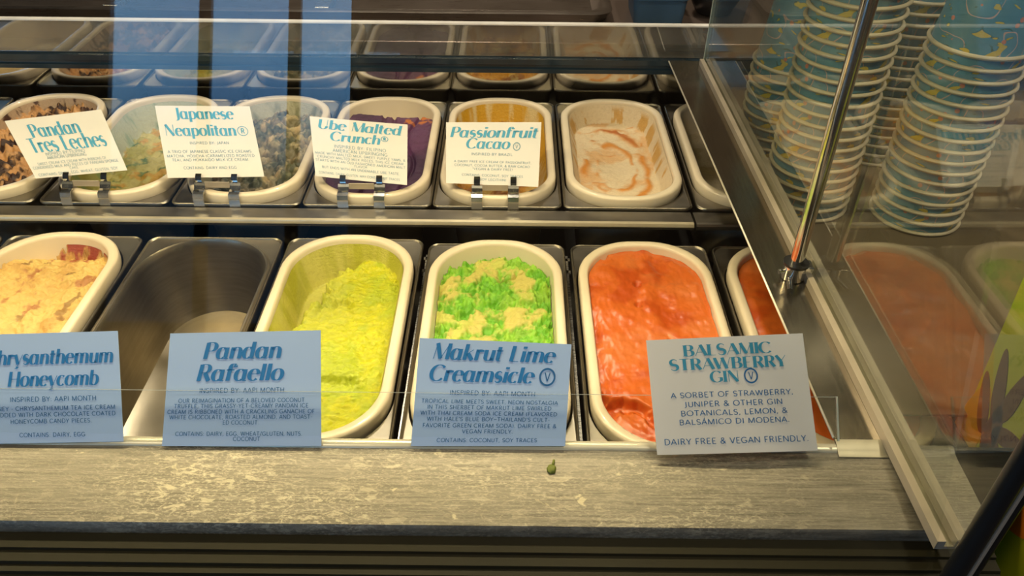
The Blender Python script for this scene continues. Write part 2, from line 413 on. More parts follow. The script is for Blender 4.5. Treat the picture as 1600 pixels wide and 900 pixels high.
# ------------------------------------------------------------------ pans and tubs
TW, TL, TR = 0.0768, 0.1655, 0.068
def tub_mesh():
    bm = bmesh.new()
    def s(i, z): return (rr(TW - i, TL - i, TR - i * .6), z)
    loft(bm, [s(.026, -.125), (rr(TW - .020, TL - .020, TR - .012), -.12), s(.010, -.016), s(.0005, -.016), s(0, -.013), s(0, -.003), s(.0015, -.0006), s(.004, 0),
              s(.0085, 0), s(.0100, -.001), s(.0108, -.004), s(.0225, -.110), s(.028, -.117), s(.036, -.119)], cap_last=True, cap_first=True)
    return bm
def pan_mesh(deep):
    bm = bmesh.new()
    hx, hy = .0826, .1705
    hole = (TW + .0022, TL + .0020, TR + .002)
    def o(i, z): return (rr(hx - i, hy - i, .012), z)
    def h(i, z): return (rr(hole[0] - i, hole[1] - i, hole[2] - i * .5), z)
    secs = [o(.004, -.035), o(.003, -.016), o(0, -.015), o(-.0003, -.0125), o(.0005, -.0108), o(.0012, -.0104), o(.0020, -.0112), o(.0027, -.0125)]
    if deep:
        secs += [h(-.001, -.0120), h(.001, -.0095), h(.003, -.0095), h(.0045, -.012), h(.006, -.02), h(.017, -.098), h(.022, -.108), h(.034, -.112)]
        loft(bm, secs, cap_last=True)
    else:
        secs += [h(0, -.0130), h(.0006, -.0150), h(.003, -.030)]
        loft(bm, secs)
    return bm
TUBM = tub_mesh()
ME_TUB = bpy.data.meshes.new('ice_cream_tub'); bmesh.ops.recalc_face_normals(TUBM, faces=TUBM.faces); TUBM.to_mesh(ME_TUB); TUBM.free()
ME_TUB.polygons.foreach_set('use_smooth', [True] * len(ME_TUB.polygons)); ME_TUB.set_sharp_from_angle(angle=R(60)); ME_TUB.materials.append(M_TUB)

def sdf(x, y, W, L, r):
    qx = abs(x) - (W - r); qy = abs(y) - (L - r)
    return math.hypot(max(qx, 0), max(qy, 0)) + min(max(qx, qy), 0) - r
def N(x, y, s, seed, oct=4, h=0.8):
    return noise.fractal(Vector((x * s + seed * 7.3, y * s + seed * 3.1, seed)), h, 2.1, oct)
def T(x, y, s, seed, oct=4):
    return noise.turbulence(Vector((x * s + seed * 5.1, y * s + seed * 1.7, seed)), oct, False)
def smooth(a, b, x):
    t = max(0, min(1, (x - a) / (b - a))); return t * t * (3 - 2 * t)
def lerp3(a, b, t): return tuple(a[i] + (b[i] - a[i]) * t for i in range(3))

def ice_material():
    t = NT('ice_cream_surface')
    a = t.n('ShaderNodeVertexColor', layer_name='Col'); v = t.coords()
    f = t.noise(v, 260, 5, 0.65)
    t.l(t.mix(t.math('MULTIPLY', t.ramp(f, [(0.35, g(1)), (0.55, g(0))]), 0.18), a.outputs[0], (0.5, 0.4, 0.25, 1), 'MULTIPLY'), t.p.inputs['Base Color'])
    t.p.inputs['Roughness'].default_value = 0.42
    t.p.inputs['Subsurface Weight'].default_value = 0.0
    v2 = t.coords((0.45, 1.3, 1)); f2 = t.noise(v2, 330, 4, 0.7, 0.5)
    t.bump(t.math('ADD', f, f2), 0.75, 0.0013)
    return t.m
M_ICE = ice_material()
def ice_material_smooth():
    t = NT('sorbet_surface')
    a = t.n('ShaderNodeVertexColor', layer_name='Col'); v = t.coords()
    f = t.noise(v, 300, 4, 0.6)
    t.l(t.mix(t.math('MULTIPLY', t.ramp(f, [(0.3, g(1)), (0.45, g(0))]), 0.25), a.outputs[0], (0.5, 0.3, 0.2, 1), 'MULTIPLY'), t.p.inputs['Base Color'])
    t.p.inputs['Roughness'].default_value = 0.33
    t.bump(f, 0.30, 0.0007)
    return t.m
M_SORBET = ice_material_smooth()

def ice(fn, nu, nv, name, mat):
    """height field filling the tub; fn(x, y, e) -> (z, colour), e = distance to the tub wall"""
    W, L, r = TW - .0114, TL - .0114, TR - .007
    vs = []; cols = []
    for j in range(nv + 1):
        tv = -1 + 2 * j / nv
        y = math.copysign(1 - (1 - abs(tv)) ** 1.35, tv) * L * .9999
        dy = abs(y) - (L - r)
        hw_ = W if dy <= 0 else W - r + math.sqrt(max(0, r * r - dy * dy))
        for i in range(nu + 1):
            tu = -1 + 2 * i / nu
            x = math.copysign(1 - (1 - abs(tu)) ** 1.35, tu) * hw_
            e = max(0, -sdf(x, y, W, L, r))
            z, c = fn(x, y, e)
            # follow the wall's draft
            k = 1 - max(0, -z - .004) * 0.108 / W
            vs.append((x * k, y * (1 - max(0, -z - .004) * 0.108 / L), z)); cols.append(c)
    fs = []
    for j in range(nv):
        for i in range(nu):
            a = j * (nu + 1) + i
            fs.append((a, a + 1, a + nu + 2, a + nu + 1))
    me = bpy.data.meshes.new(name); me.from_pydata(vs, [], fs)
    at = me.color_attributes.new('Col', 'FLOAT_COLOR', 'POINT')
    flat = []
    for c in cols: flat += [c[0], c[1], c[2], 1.0]
    at.data.foreach_set('color', flat)
    me.polygons.foreach_set('use_smooth', [True] * len(me.polygons))
    me.materials.append(mat)
    return me
def c3(r, g_, b): return srgb(r, g_, b)[:3]

# --- flavours
def f_peach(x, y, e):
    lvl = -.016 + .006 * N(x, y, 12, 1) + .004 * T(x, y, 60, 2) + .003 * T(x, y * 2, 140, 2, 3) - .010 * smooth(.1, -.12, y)
    lvl += .0012 * math.sin(y * 800 + 20 * N(x, y, 20, 3)) * smooth(.05, -.03, y + .3 * x)
    back = smooth(.118, .150, y)
    z = lvl - .014 * back
    c = lerp3(c3(220, 188, 116), c3(206, 166, 98), smooth(-.1, .5, N(x, y, 30, 4)))
    c = lerp3(c, c3(160, 88, 62), smooth(.32, .50, N(x, y * .6, 40, 5)) * .7)
    c = lerp3(c, c3(104, 62, 34), smooth(.56, .66, T(x, y, 44, 6)) * .6)
    s = smooth(.118, .132, y) * smooth(.050, .03, abs(x - .016 + .03 * N(x, y, 30, 8))) * smooth(-.25, .1, N(x, y, 40, 9))
    c = lerp3(c, c3(146, 60, 46), s)
    if e < .008 and s > .3: z = max(z, -.012 - e * 1.5)
    return z, c
def f_lime(x, y, e):
    r = T(x, y, 70, 11); r2 = T(x * .45, y * 1.4, 190, 10, 3); n = N(x, y, 14, 12)
    rip = .0011 * math.sin(y * 1100 + 26 * N(x, y, 30, 13)) * (.4 + T(x, y, 30, 19))
    cl = smooth(.034, .012, math.hypot(x + .022, (y - .078) * .8))
    lvl = -.026 + .004 * cl + .005 * n + (.0018 + .008 * cl) * (r - .4) + .0022 * (r2 - .4) + rip
    mask = smooth(-.050, -.034, x + .012 * N(x, y, 30, 14) + .25 * max(0, .055 - abs(y - .02)) - .30 * max(0, y - .06))
    mask *= smooth(.150, .138, y + .010 * N(x, y, 40, 15) - .5 * max(0, x))
    low = -.050
    z = low + (lvl - low) * mask
    d = abs((y - .070) + .35 * (x + .02) + .006 * N(x, y, 60, 18)); z -= .012 * smooth(.008, .002, d) * smooth(.04, .015, abs(x + .022)) * mask
    sc = math.hypot((x - .004) / .045, (y + .070) / .014); z -= .008 * smooth(1.2, .7, sc) * mask
    c = lerp3(c3(200, 198, 26), c3(180, 192, 42), smooth(-.2, .5, n + .5 * N(x, y, 50, 16)))
    c = lerp3(c, c3(192, 196, 84), smooth(.03, -.03, x) * .4)  # paler left half: haze of the front glass reflection put into the colour
    c = lerp3(c, c3(200, 194, 104), (1 - mask) * .7)
    c = lerp3(c, c3(140, 156, 20), smooth(.20, .05, r2) * .28 * mask)
    if e < .0085:
        zz = -.007 - e * 5.8
        if zz > z:
            z = zz; c = lerp3(c3(206, 200, 104), c3(184, 182, 66), smooth(-.2, .5, N(x, y, 30, 17)))
    return z, c
def f_green(x, y, e):
    r = T(x, y, 80, 21); r2 = T(x, y, 170, 20, 3); n = N(x, y, 16, 22)
    p = smooth(-.12, .26, N(x, y * .8, 20, 23) + .30 * smooth(.10, .15, y) + .35 * smooth(.040, .062, abs(x)) + .0 + .06 + .45 * N(x, y, 46, 24, 6, .6))
    rough = (.005 * (r - .35) + .005 * (r2 - .4)) * (.2 + .9 * p)
    z = -.011 + .004 * n + rough - .004 * smooth(.010, .0, e)
    d = math.hypot((x + .005) / .028, (y - .035) / .045); z -= .005 * smooth(1.2, .5, d)
    z -= .010 * smooth(.004, .001, abs((y - .088) - .5 * (x + .02) + .005 * N(x, y, 60, 25))) * smooth(.02, .005, abs(x - .015))
    c = lerp3(c3(198, 188, 100), c3(132, 196, 50), p)
    c = lerp3(c, c3(66, 148, 22), smooth(.26, .06, r) * .5 * p)
    c = lerp3(c, c3(176, 206, 80), smooth(.0, .3, N(x, y, 30, 26)) * .35)
    return z, c
def f_orange(x, y, e, sd=31):
    n = N(x, y, 9, sd); z = -.006 + .005 * n - .002 * smooth(.01, .0, e)
    z += .0010 * N(x, y, 34, sd + 1) + .0005 * T(x, y * .5, 150, sd + 2)
    # spatula ridge and dents
    q = abs(x - .004 + .008 * N(0, y, 20, sd + 3)); z += .0030 * smooth(.012, .002, q) * smooth(-.02, .08, y)
    for (a, b, s_) in ((-.010, .088, .006), (-.013, .052, .005), (.028, -.028, .009), (-.044, .140, .006)):
        z -= .0055 * smooth(1.0, .2, math.hypot((x - a) / s_, (y - b) / (s_ * 1.3)))
    sw = abs((y + .02) + 1.1 * (x - .03)); z -= .0018 * smooth(.006, .001, sw) * smooth(0, .02, x)
    z -= .012 * smooth(.012, .002, abs((y + .118) + .55 * (x + .02) + .01 * N(x, y, 40, sd + 5))) * smooth(.02, .0, x)
    c = lerp3(c3(204, 100, 36), c3(186, 78, 22), smooth(-.2, .45, N(x, y, 28, sd + 6)))
    c = lerp3(c, c3(212, 120, 62), smooth(.0, .5, N(x, y, 12, sd + 7)) * .6)
    return z, c
def f_orange2(x, y, e): return f_orange(x + .3, y + .2, e, 35)
def f_choc(x, y, e):
    r = T(x, y, 80, 41); r2 = T(x, y, 180, 40, 3)
    z = -.012 + .010 * (r - .35) + .006 * (r2 - .4) + .004 * N(x, y, 14, 42)
    k = smooth(-.10, .14, N(x, y, 26, 43) + 1.6 * (-.015 - y) + .4 * N(x, y, 70, 48))
    k = max(k, smooth(.118, .132, y) * smooth(-.1, .2, N(x, y, 50, 45)))
    c = lerp3(c3(200, 152, 100), c3(48, 24, 16), k)
    c = lerp3(c, c3(96, 58, 36), smooth(.40, .6, r) * .45)
    if e < .006:
        zz = -.005 - e * 2.5
        if zz > z: z = zz; c = lerp3(c3(176, 150, 124), c3(70, 40, 28), smooth(.2, .4, N(x, y, 60, 44)))
    return z, c
def f_paleg(x, y, e):
    n = N(x, y, 16, 51)
    z = -.045 + .006 * n + .005 * T(x, y, 80, 52)
    c = lerp3(c3(188, 178, 104), c3(152, 146, 44), smooth(-.2, .4, n))
    c = lerp3(c, c3(186, 140, 22), smooth(.10, .35, N(x, y, 26, 53)) * .85)
    c = lerp3(c, c3(48, 100, 34), smooth(.24, .40, N(x, y, 40, 54)) * .8)
    if e < .011:
        zz = -.008 - e * 4.4
        if zz > z:
            z = zz; c = lerp3(c3(192, 196, 170), c3(160, 156, 80), smooth(.11, -.10, y + .05 * n))
            c = lerp3(c, c3(112, 150, 110), smooth(.18, .42, N(x, y, 40, 55)) * .6)
    return z, c
def f_neap(x, y, e):
    a = N(x + .02 * N(x, y, 18, 61), y + .02 * N(x, y, 18, 62), 30, 63, 6, .6); r = T(x, y, 60, 64)
    z = -.020 + .005 * N(x, y, 14, 65) + .012 * (r - .35) + .005 * a
    c = lerp3(c3(170, 156, 118), c3(98, 100, 72), smooth(-.10, .16, a))
    c = lerp3(c, c3(190, 166, 126), smooth(.05, .4, N(x, y, 44, 66)) * .8)
    c = lerp3(c, c3(58, 62, 44), smooth(.24, .08, r) * .6)
    if e < .008:
        zz = -.006 - e * 2.6
        if zz > z: z = zz; c = lerp3(c3(186, 184, 162), c3(132, 134, 106), smooth(-.1, .4, N(x, y, 30, 67)))
    return z, c
def f_ube(x, y, e):
    n = N(x, y, 10, 71)
    z = -.014 + .004 * n + .0015 * N(x, y, 40, 72)
    for a in (-.020, .014, .040): z -= .005 * smooth(.004, .0005, abs(x - a - .010 * math.sin(y * 30 + a * 80)))
    bk = smooth(.118, .128, y + .008 * N(x, y, 30, 73)); z -= .030 * bk
    c = lerp3(c3(88, 44, 84), c3(62, 28, 64), smooth(-.2, .4, n))
    o = smooth(-.05, .12, N(x, y, 60, 74)) * smooth(.092, .10, y) * smooth(.012, .026, x)
    c = lerp3(c, c3(192, 110, 34), o * .9)
    if bk > .5: c = c3(196, 182, 172)
    return z, c
def f_pass(x, y, e):
    n = N(x, y, 14, 81)
    z = -.034 + .006 * n + .005 * T(x, y, 70, 82)
    c = lerp3(c3(190, 134, 16), c3(140, 86, 8), smooth(-.2, .4, n + .5 * N(x, y, 60, 85)))
    c = lerp3(c, c3(196, 184, 110), smooth(.2, .45, N(x, y, 36, 83)) * .5)
    if e < .010:
        zz = -.006 - e * 4
        if zz > z:
            z = zz; c = lerp3(c3(206, 160, 40), c3(218, 200, 152), smooth(.0, .3, N(x, y * .5, 30, 84)))
    return z, c
def f_cream(x, y, e):
    u = x + .010 * N(x, y, 20, 91, 2); v_ = y + .014 * N(x, y, 16, 92, 2)
    z = -.034 - .006 * smooth(.05, .0, math.hypot(x, y * .5)) + .003 * N(x, y, 12, 93) + .0008 * N(x, y, 60, 94)
    rad = math.hypot(u / .050, (v_ + .005) / .125)
    base = c3(222, 204, 172)
    a = smooth(.20, .0, abs(rad - .95)) * smooth(-.35, .0, N(x, y, 22, 95))
    b = smooth(.10, .0, abs(rad - .55)) * smooth(-.1, .15, N(x, y, 16, 96))
    d = smooth(.06, .0, abs(N(x, y * .7, 16, 97, 2))) * smooth(.0, .25, N(x, y, 14, 89)) * .8
    sw = max(a, b, d)
    c = lerp3(base, c3(208, 140, 40), smooth(-.1, .4, N(x, y, 18, 98)) * .5)
    c = lerp3(c, c3(206, 130, 14), sw * .95)
    c = lerp3(c, c3(160, 72, 12), smooth(.6, .95, a) * smooth(.0, .12, y) * .7)
    z += .0015 * sw
    if e < .010:
        zz = -.006 - e * 3.4
        if zz > z:
            z = zz
            s2 = smooth(.14, .30, N(x, y, 44, 90)) * smooth(.0, .003, e)
            c = lerp3(c3(222, 206, 178), c3(200, 150, 50), s2 * .8)
    return z, c
def f_white(x, y, e):
    z = -.05 + .006 * N(x, y, 14, 101)
    return z, lerp3(c3(218, 204, 178), c3(190, 170, 130), smooth(-.1, .4, N(x, y, 20, 102)))

Y_A, Z_A = 0.6430, 0.0
Y_B, Z_B, SY_B = 1.0200, 0.015, 0.905
ROWA, ROWB = 'pans along the front row', 'pans along the back row'
ORD_A = {-4: 'leftmost', -3: 'second', -2: 'third', -1: 'fourth', 0: 'fifth', 1: 'sixth'}
ORD_B = {-6: 'leftmost', -5: 'second', -4: 'third', -3: 'fourth', -2: 'fifth', -1: 'sixth', 0: 'seventh', 1: 'eighth'}
M_PANS = None
me_pan = None
def mk_pan(x, y, z, label, group, deep=False, rz=0.0, sy=1.0):
    global me_pan
    if deep:
        o = link('steel_pan', pan_mesh(True), M_INNER, smooth=True, angle=R(40))
    else:
        if me_pan is None:
            o = link('steel_pan', pan_mesh(False), M_PAN, smooth=True, angle=R(40)); me_pan = o.data
        else:
            o = bpy.data.objects.new('steel_pan', me_pan); COL.objects.link(o)
    o.location = (x, y, z); o.rotation_euler = (0, 0, rz); o.scale = (1, sy, 1)
    return tag(o, label, 'pan', group)
def mk_tub(x, y, z, fn, tub_label, ice_label, ice_name, mat, nu, nv, rz=0.0, sy=1.0):
    o = bpy.data.objects.new('ice_cream_tub', ME_TUB); COL.objects.link(o); o.location = (x, y, z); o.rotation_euler = (0, 0, rz)
    tag(o, tub_label, 'tub', 'white plastic ice cream tubs')
    me = ice(fn, nu, nv, ice_name, mat)
    i_ = bpy.data.objects.new(ice_name, me); COL.objects.link(i_); i_.location = (x, y, z); i_.rotation_euler = (0, 0, rz)
    o.scale = (1, sy, 1); i_.scale = (1, sy, 1)
    tag(i_, ice_label, 'ice cream', 'ice creams in the tubs')
front = [
    (-4, f_peach, 'white tub of tan ice cream, leftmost of the front row', 'tan ice cream with maroon smears behind the honeycomb card', M_ICE),
    (-2, f_lime, 'white tub of yellow-lime ice cream, right of the empty steel pan', 'bright yellow-lime ice cream with a rough scraped surface', M_ICE),
    (-1, f_green, 'white tub of mottled green ice cream, between the lime and orange tubs', 'neon green ice cream mottled with peach patches', M_ICE),
    (0, f_orange, 'white tub filled level with orange-red sorbet in the front row', 'smooth orange-red sorbet filling its tub to the rim', M_SORBET),
    (1, f_orange2, 'white tub half hidden under the steel side deck', 'orange-red sorbet half hidden under the steel side deck', M_SORBET),
]
for i, fn, tl, il, mat in front:
    n = (120, 250) if i < 1 else (60, 120)
    mk_tub(lane(i), Y_A - (.008 if i > -2 else 0), Z_A, fn, tl, il, 'sorbet' if mat is M_SORBET else 'ice_cream', mat, *n)
for i in (-5, -4, -3, -2, -1, 0, 1):
    lab = {-5: 'steel pan frame at the far left end of the front row', -4: 'steel pan frame around the tub of tan ice cream', -3: 'empty deep stainless steel pan in the front row',
           -2: 'steel pan frame around the tub of yellow-lime ice cream', -1: 'steel pan frame around the tub of green ice cream',
           0: 'steel pan frame around the full tub of orange-red sorbet', 1: 'steel pan frame around the half hidden tub of orange sorbet'}[i]
    mk_pan(lane(i), Y_A - (.008 if i > -2 else 0), Z_A, lab, ROWA, deep=(i == -3))
XB = {-6: -.868, -5: -.696, -4: -.5235, -3: -.3545, -2: -.187, -1: -.0202, 0: .1475, 1: .318}
back = [
    (-6, f_white, 'white tub in the far left corner of the back row', 'pale ice cream at the far left of the back row', 'edge'),
    (-5, f_choc, 'white tub behind the tres leches card', 'tan ice cream covered with dark chocolate crumbs', 'brown'),
    (-4, f_paleg, 'white tub between the tres leches and neapolitan cards', 'pale yellow-green ice cream scraped low with green streaks', 'pale green'),
    (-3, f_neap, 'white tub right of the neapolitan card', 'marbled grey-green and beige ice cream', 'marbled'),
    (-2, f_ube, 'white tub of purple ice cream', 'dark purple ice cream with an orange fleck at the back', 'purple'),
    (-1, f_pass, 'white tub behind the passionfruit card', 'deep yellow ice cream behind the passionfruit card', 'yellow'),
    (0, f_cream, 'white tub of nearly finished cream coloured ice cream without a card', 'pale cream ice cream scraped low with orange caramel swirls', 'cream'),
    (1, f_white, 'white tub in the back row cut off by the steel side deck', 'pale ice cream in the back row under the side deck', 'hidden'),
]
for i, fn, tl, il, _ in back:
    n = (84, 150) if i in (0, -2, -3, -4, -5, -1) else (30, 60)
    mk_tub(XB[i], Y_B, Z_B, fn, tl, il, 'ice_cream', M_ICE, *n, sy=SY_B)
    mk_pan(XB[i], Y_B, Z_B, 'steel pan frame around the ' + {-6: 'corner tub at the far left of the back row', -5: 'tub of chocolate crumbed ice cream', -4: 'tub of pale yellow-green ice cream',
           -3: 'tub of marbled grey-green ice cream', -2: 'tub of purple ice cream', -1: 'tub of deep yellow ice cream', 0: 'nearly finished cream and caramel tub', 1: 'back row tub under the side deck'}[i], ROWB, sy=SY_B)
for i in range(-4, 2):
    for yy in (.80, .775):
        bm = bmesh.new(); x = (lane(i) + lane(i - 1)) / 2
        box(bm, x - .004, x + .004, yy - .003, yy + .003, -.036, -.030); cpart('crossbar', bm, M_STEEL)
bm = bmesh.new()
for i in range(-4, 2):
    x = (lane(i) + lane(i - 1)) / 2
    bm = bmesh.new(); box(bm, x - .0016, x + .0016, .476, .808, -.045, -.030); cpart('pan_divider', bm, M_STEEL)

# ------------------------------------------------------------------ lettering
def arc(cx, cy, rx, ry, a0, a1, n=14):
    n = max(4, int(n * abs(a1 - a0) / 180))
    return [(cx + rx * math.cos(R(a0 + (a1 - a0) * i / n)), cy + ry * math.sin(R(a0 + (a1 - a0) * i / n))) for i in range(n + 1)]
def SS(cx, h, w_, y0=0):   # the letter S
    r = h / 4
    return arc(cx, y0 + 3 * r, w_, r, 25, 270) [:-1] + arc(cx, y0 + r, w_ * 1.06, r, 90, -155)
G = {
 'A': (.74, [('t', [(.02, 0), (.37, 1)]), ('H', [(.37, 1), (.70, 0)]), ('t', [(.13, .32), (.60, .32)])]),
 'B': (.70, [('V', [(.13, 0), (.13, 1)]), ('n', [(.13, 1)] + arc(.34, .76, .22, .24, 90, -90) + [(.13, .52)]), ('n', [(.13, .52)] + arc(.36, .26, .25, .26, 90, -90) + [(.13, 0)])]),
 'C': (.78, [('n', arc(.43, .5, .38, .5, 42, 318))]),
 'D': (.82, [('V', [(.13, 0), (.13, 1)]), ('n', [(.13, 1)] + arc(.34, .5, .40, .5, 90, -90) + [(.13, 0)])]),
 'E': (.62, [('V', [(.13, 0), (.13, 1)]), ('t', [(.13, 1), (.54, 1)]), ('t', [(.13, .5), (.46, .5)]), ('t', [(.13, 0), (.56, 0)])]),
 'F': (.58, [('V', [(.13, 0), (.13, 1)]), ('t', [(.13, 1), (.54, 1)]), ('t', [(.13, .5), (.46, .5)])]),
 'G': (.84, [('n', arc(.43, .5, .38, .5, 42, 325)), ('V', [(.74, .42), (.74, .12)]), ('t', [(.50, .42), (.78, .42)])]),
 'H': (.82, [('V', [(.13, 0), (.13, 1)]), ('V', [(.69, 0), (.69, 1)]), ('t', [(.13, .5), (.69, .5)])]),
 'I': (.28, [('V', [(.14, 0), (.14, 1)])]),
 'J': (.44, [('V', [(.30, 1), (.30, .12)]), ('n', arc(.10, .12, .20, .26, 0, -95))]),
 'K': (.74, [('V', [(.13, 0), (.13, 1)]), ('t', [(.64, 1), (.14, .42)]), ('H', [(.30, .58), (.66, 0)])]),
 'L': (.58, [('V', [(.13, 0), (.13, 1)]), ('t', [(.13, 0), (.54, 0)])]),
 'M': (.96, [('t', [(.08, 0), (.12, 1)]), ('H', [(.12, 1), (.46, .04)]), ('t', [(.46, 0), (.80, 1)]), ('V', [(.83, 1), (.83, 0)])]),
 'N': (.80, [('t', [(.08, 0), (.08, 1)]), ('H', [(.10, 1), (.68, 0)]), ('t', [(.70, 0), (.70, 1)])]),
 'O': (.90, [('n', arc(.45, .5, .39, .5, 0, 360))]),
 'P': (.64, [('V', [(.13, 0), (.13, 1)]), ('n', [(.13, 1)] + arc(.34, .74, .23, .26, 90, -90) + [(.13, .48)])]),
 'Q': (.90, [('n', arc(.45, .5, .39, .5, 0, 360)), ('H', [(.5, .2), (.78, -.06)])]),
 'R': (.72, [('V', [(.13, 0), (.13, 1)]), ('n', [(.13, 1)] + arc(.34, .75, .22, .25, 90, -90) + [(.13, .5)]), ('H', [(.36, .5), (.64, 0)])]),
 'S': (.60, [('s', SS(.30, 1, .21))]),
 'T': (.68, [('V', [(.34, 0), (.34, 1)]), ('t', [(.03, 1), (.65, 1)])]),
 'U': (.78, [('V', [(.13, 1), (.13, .3)]), ('n', arc(.39, .3, .26, .3, 180, 360)), ('t', [(.65, .3), (.65, 1)])]),
 'V': (.70, [('H', [(.03, 1), (.35, 0)]), ('t', [(.35, 0), (.67, 1)])]),
 'W': (1.06, [('H', [(.03, 1), (.30, 0)]), ('t', [(.30, 0), (.52, 1)]), ('H', [(.52, 1), (.78, 0)]), ('t', [(.78, 0), (1.02, 1)])]),
 'X': (.68, [('H', [(.05, 1), (.62, 0)]), ('t', [(.62, 1), (.05, 0)])]),
 'Y': (.66, [('H', [(.03, 1), (.33, .46)]), ('t', [(.63, 1), (.33, .46)]), ('V', [(.33, .46), (.33, 0)])]),
 'Z': (.62, [('t', [(.06, 1), (.56, 1)]), ('H', [(.56, 1), (.06, 0)]), ('t', [(.06, 0), (.58, 0)])]),
 '.': (.24, [('H', [(.12, .0), (.12, .10)])]), ',': (.24, [('H', [(.14, .10), (.08, -.14)])]), ':': (.24, [('H', [(.12, .05), (.12, .15)]), ('H', [(.12, .52), (.12, .62)])]),
 '-': (.40, [('t', [(.08, .42), (.32, .42)])]), '_': (.70, [('t', [(.06, .42), (.64, .42)])]), "'": (.2, [('H', [(.10, 1), (.10, .74)])]), '"': (.32, [('H', [(.08, 1), (.08, .76)]), ('H', [(.22, 1), (.22, .76)])]),
 '!': (.24, [('H', [(.12, 1), (.12, .3)]), ('H', [(.12, 0), (.12, .09)])]), '(': (.32, [('n', arc(.36, .45, .26, .64, 130, 230))]), ')': (.32, [('n', arc(-.04, .45, .26, .64, 50, -50))]),
 '/': (.46, [('t', [(.04, -.08), (.42, 1.05)])]), ' ': (.34, []),
 '&': (.76, [('n', [(.70, 0), (.26, .62)] + arc(.34, .80, .15, .20, 215, -30) + [(.30, .50)] + arc(.30, .26, .23, .26, 110, 300) + [(.66, .46)])]),
 'a': (.66, [('n', arc(.27, .34, .21, .34, 50, 310)), ('H', [(.50, .68), (.50, .08)]), ('n', arc(.60, .10, .10, .10, 190, 300))]),
 'b': (.62, [('H', [(.12, 1.0), (.12, .02)]), ('n', arc(.32, .34, .23, .34, 130, -130))]),
 'c': (.52, [('n', arc(.30, .34, .23, .34, 48, 315))]),
 'd': (.66, [('n', arc(.27, .34, .21, .34, 50, 310)), ('H', [(.50, 1.0), (.50, .08)]), ('n', arc(.60, .10, .10, .10, 190, 300))]),
 'e': (.58, [('n', arc(.30, .34, .23, .34, 8, 318)), ('t', [(.10, .39), (.53, .39)])]),
 'f': (.44, [('H', [(.17, .80), (.17, .0)]), ('n', arc(.31, .80, .14, .21, 180, 40)), ('H', [(.42, .93), (.42, .82)]), ('m', [(.00, .65), (.40, .65)])]),
 'F2': (.40, []),
 'h': (.64, [('H', [(.12, 0), (.12, 1.0)]), ('n', arc(.34, .42, .19, .26, 165, 0)), ('H', [(.53, .42), (.53, 0)])]),
 'i': (.26, [('H', [(.13, 0), (.13, .68)]), ('H', [(.13, .86), (.13, .99)])]),
 'k': (.62, [('H', [(.12, 0), (.12, 1.0)]), ('t', [(.50, .66), (.14, .30)]), ('H', [(.26, .40), (.55, 0)])]),
 'l': (.26, [('H', [(.13, 0), (.13, 1.0)])]),
 'm': (1.0, [('H', [(.12, 0), (.12, .68)]), ('n', arc(.32, .44, .18, .24, 165, 0)), ('H', [(.50, .44), (.50, 0)]), ('n', arc(.70, .44, .18, .24, 165, 0)), ('H', [(.88, .44), (.88, 0)])]),
 'n': (.64, [('H', [(.12, 0), (.12, .68)]), ('n', arc(.34, .42, .19, .26, 165, 0)), ('H', [(.53, .42), (.53, 0)])]),
 'o': (.62, [('n', arc(.31, .34, .24, .34, 0, 360))]),
 'p': (.62, [('H', [(.12, .68), (.12, -.28)]), ('n', arc(.32, .34, .23, .34, 130, -130))]),
 'r': (.44, [('H', [(.12, 0), (.12, .68)]), ('n', arc(.30, .42, .17, .25, 160, 70)), ('H', [(.35, .66), (.36, .54)])]),
 's': (.46, [('s', SS(.23, .68, .15))]),
 't': (.40, [('H', [(.16, .90), (.16, .14)]), ('n', arc(.30, .16, .14, .16, 180, 290)), ('m', [(.00, .65), (.36, .65)])]),
 'u': (.64, [('H', [(.12, .68), (.12, .26)]), ('n', arc(.31, .26, .19, .26, 180, 345)), ('H', [(.52, .68), (.52, 0)])]),
 'y': (.56, [('H', [(.06, .68), (.30, .02)]), ('t', [(.55, .68), (.28, -.12)]), ('n', arc(.16, -.14, .12, .12, 0, -110))]),
}
def glyph_strokes(ch):
    if ch == 'Á':
        a, s = G['A']; return a, s + [('t', [(.36, 1.08), (.46, 1.26)])]
    return G.get(ch, G[' '])
def ribbon(pts, hws):
    out = []
    n = len(pts)
    for i in range(n):
        a = pts[max(0, i - 1)]; b = pts[min(n - 1, i + 1)]
        dx, dy = b[0] - a[0], b[1] - a[1]; L_ = math.hypot(dx, dy) or 1e-6
        nx, ny = -dy / L_, dx / L_
        out.append(((pts[i][0] + nx * hws[i], pts[i][1] + ny * hws[i]), (pts[i][0] - nx * hws[i], pts[i][1] - ny * hws[i])))
    return out
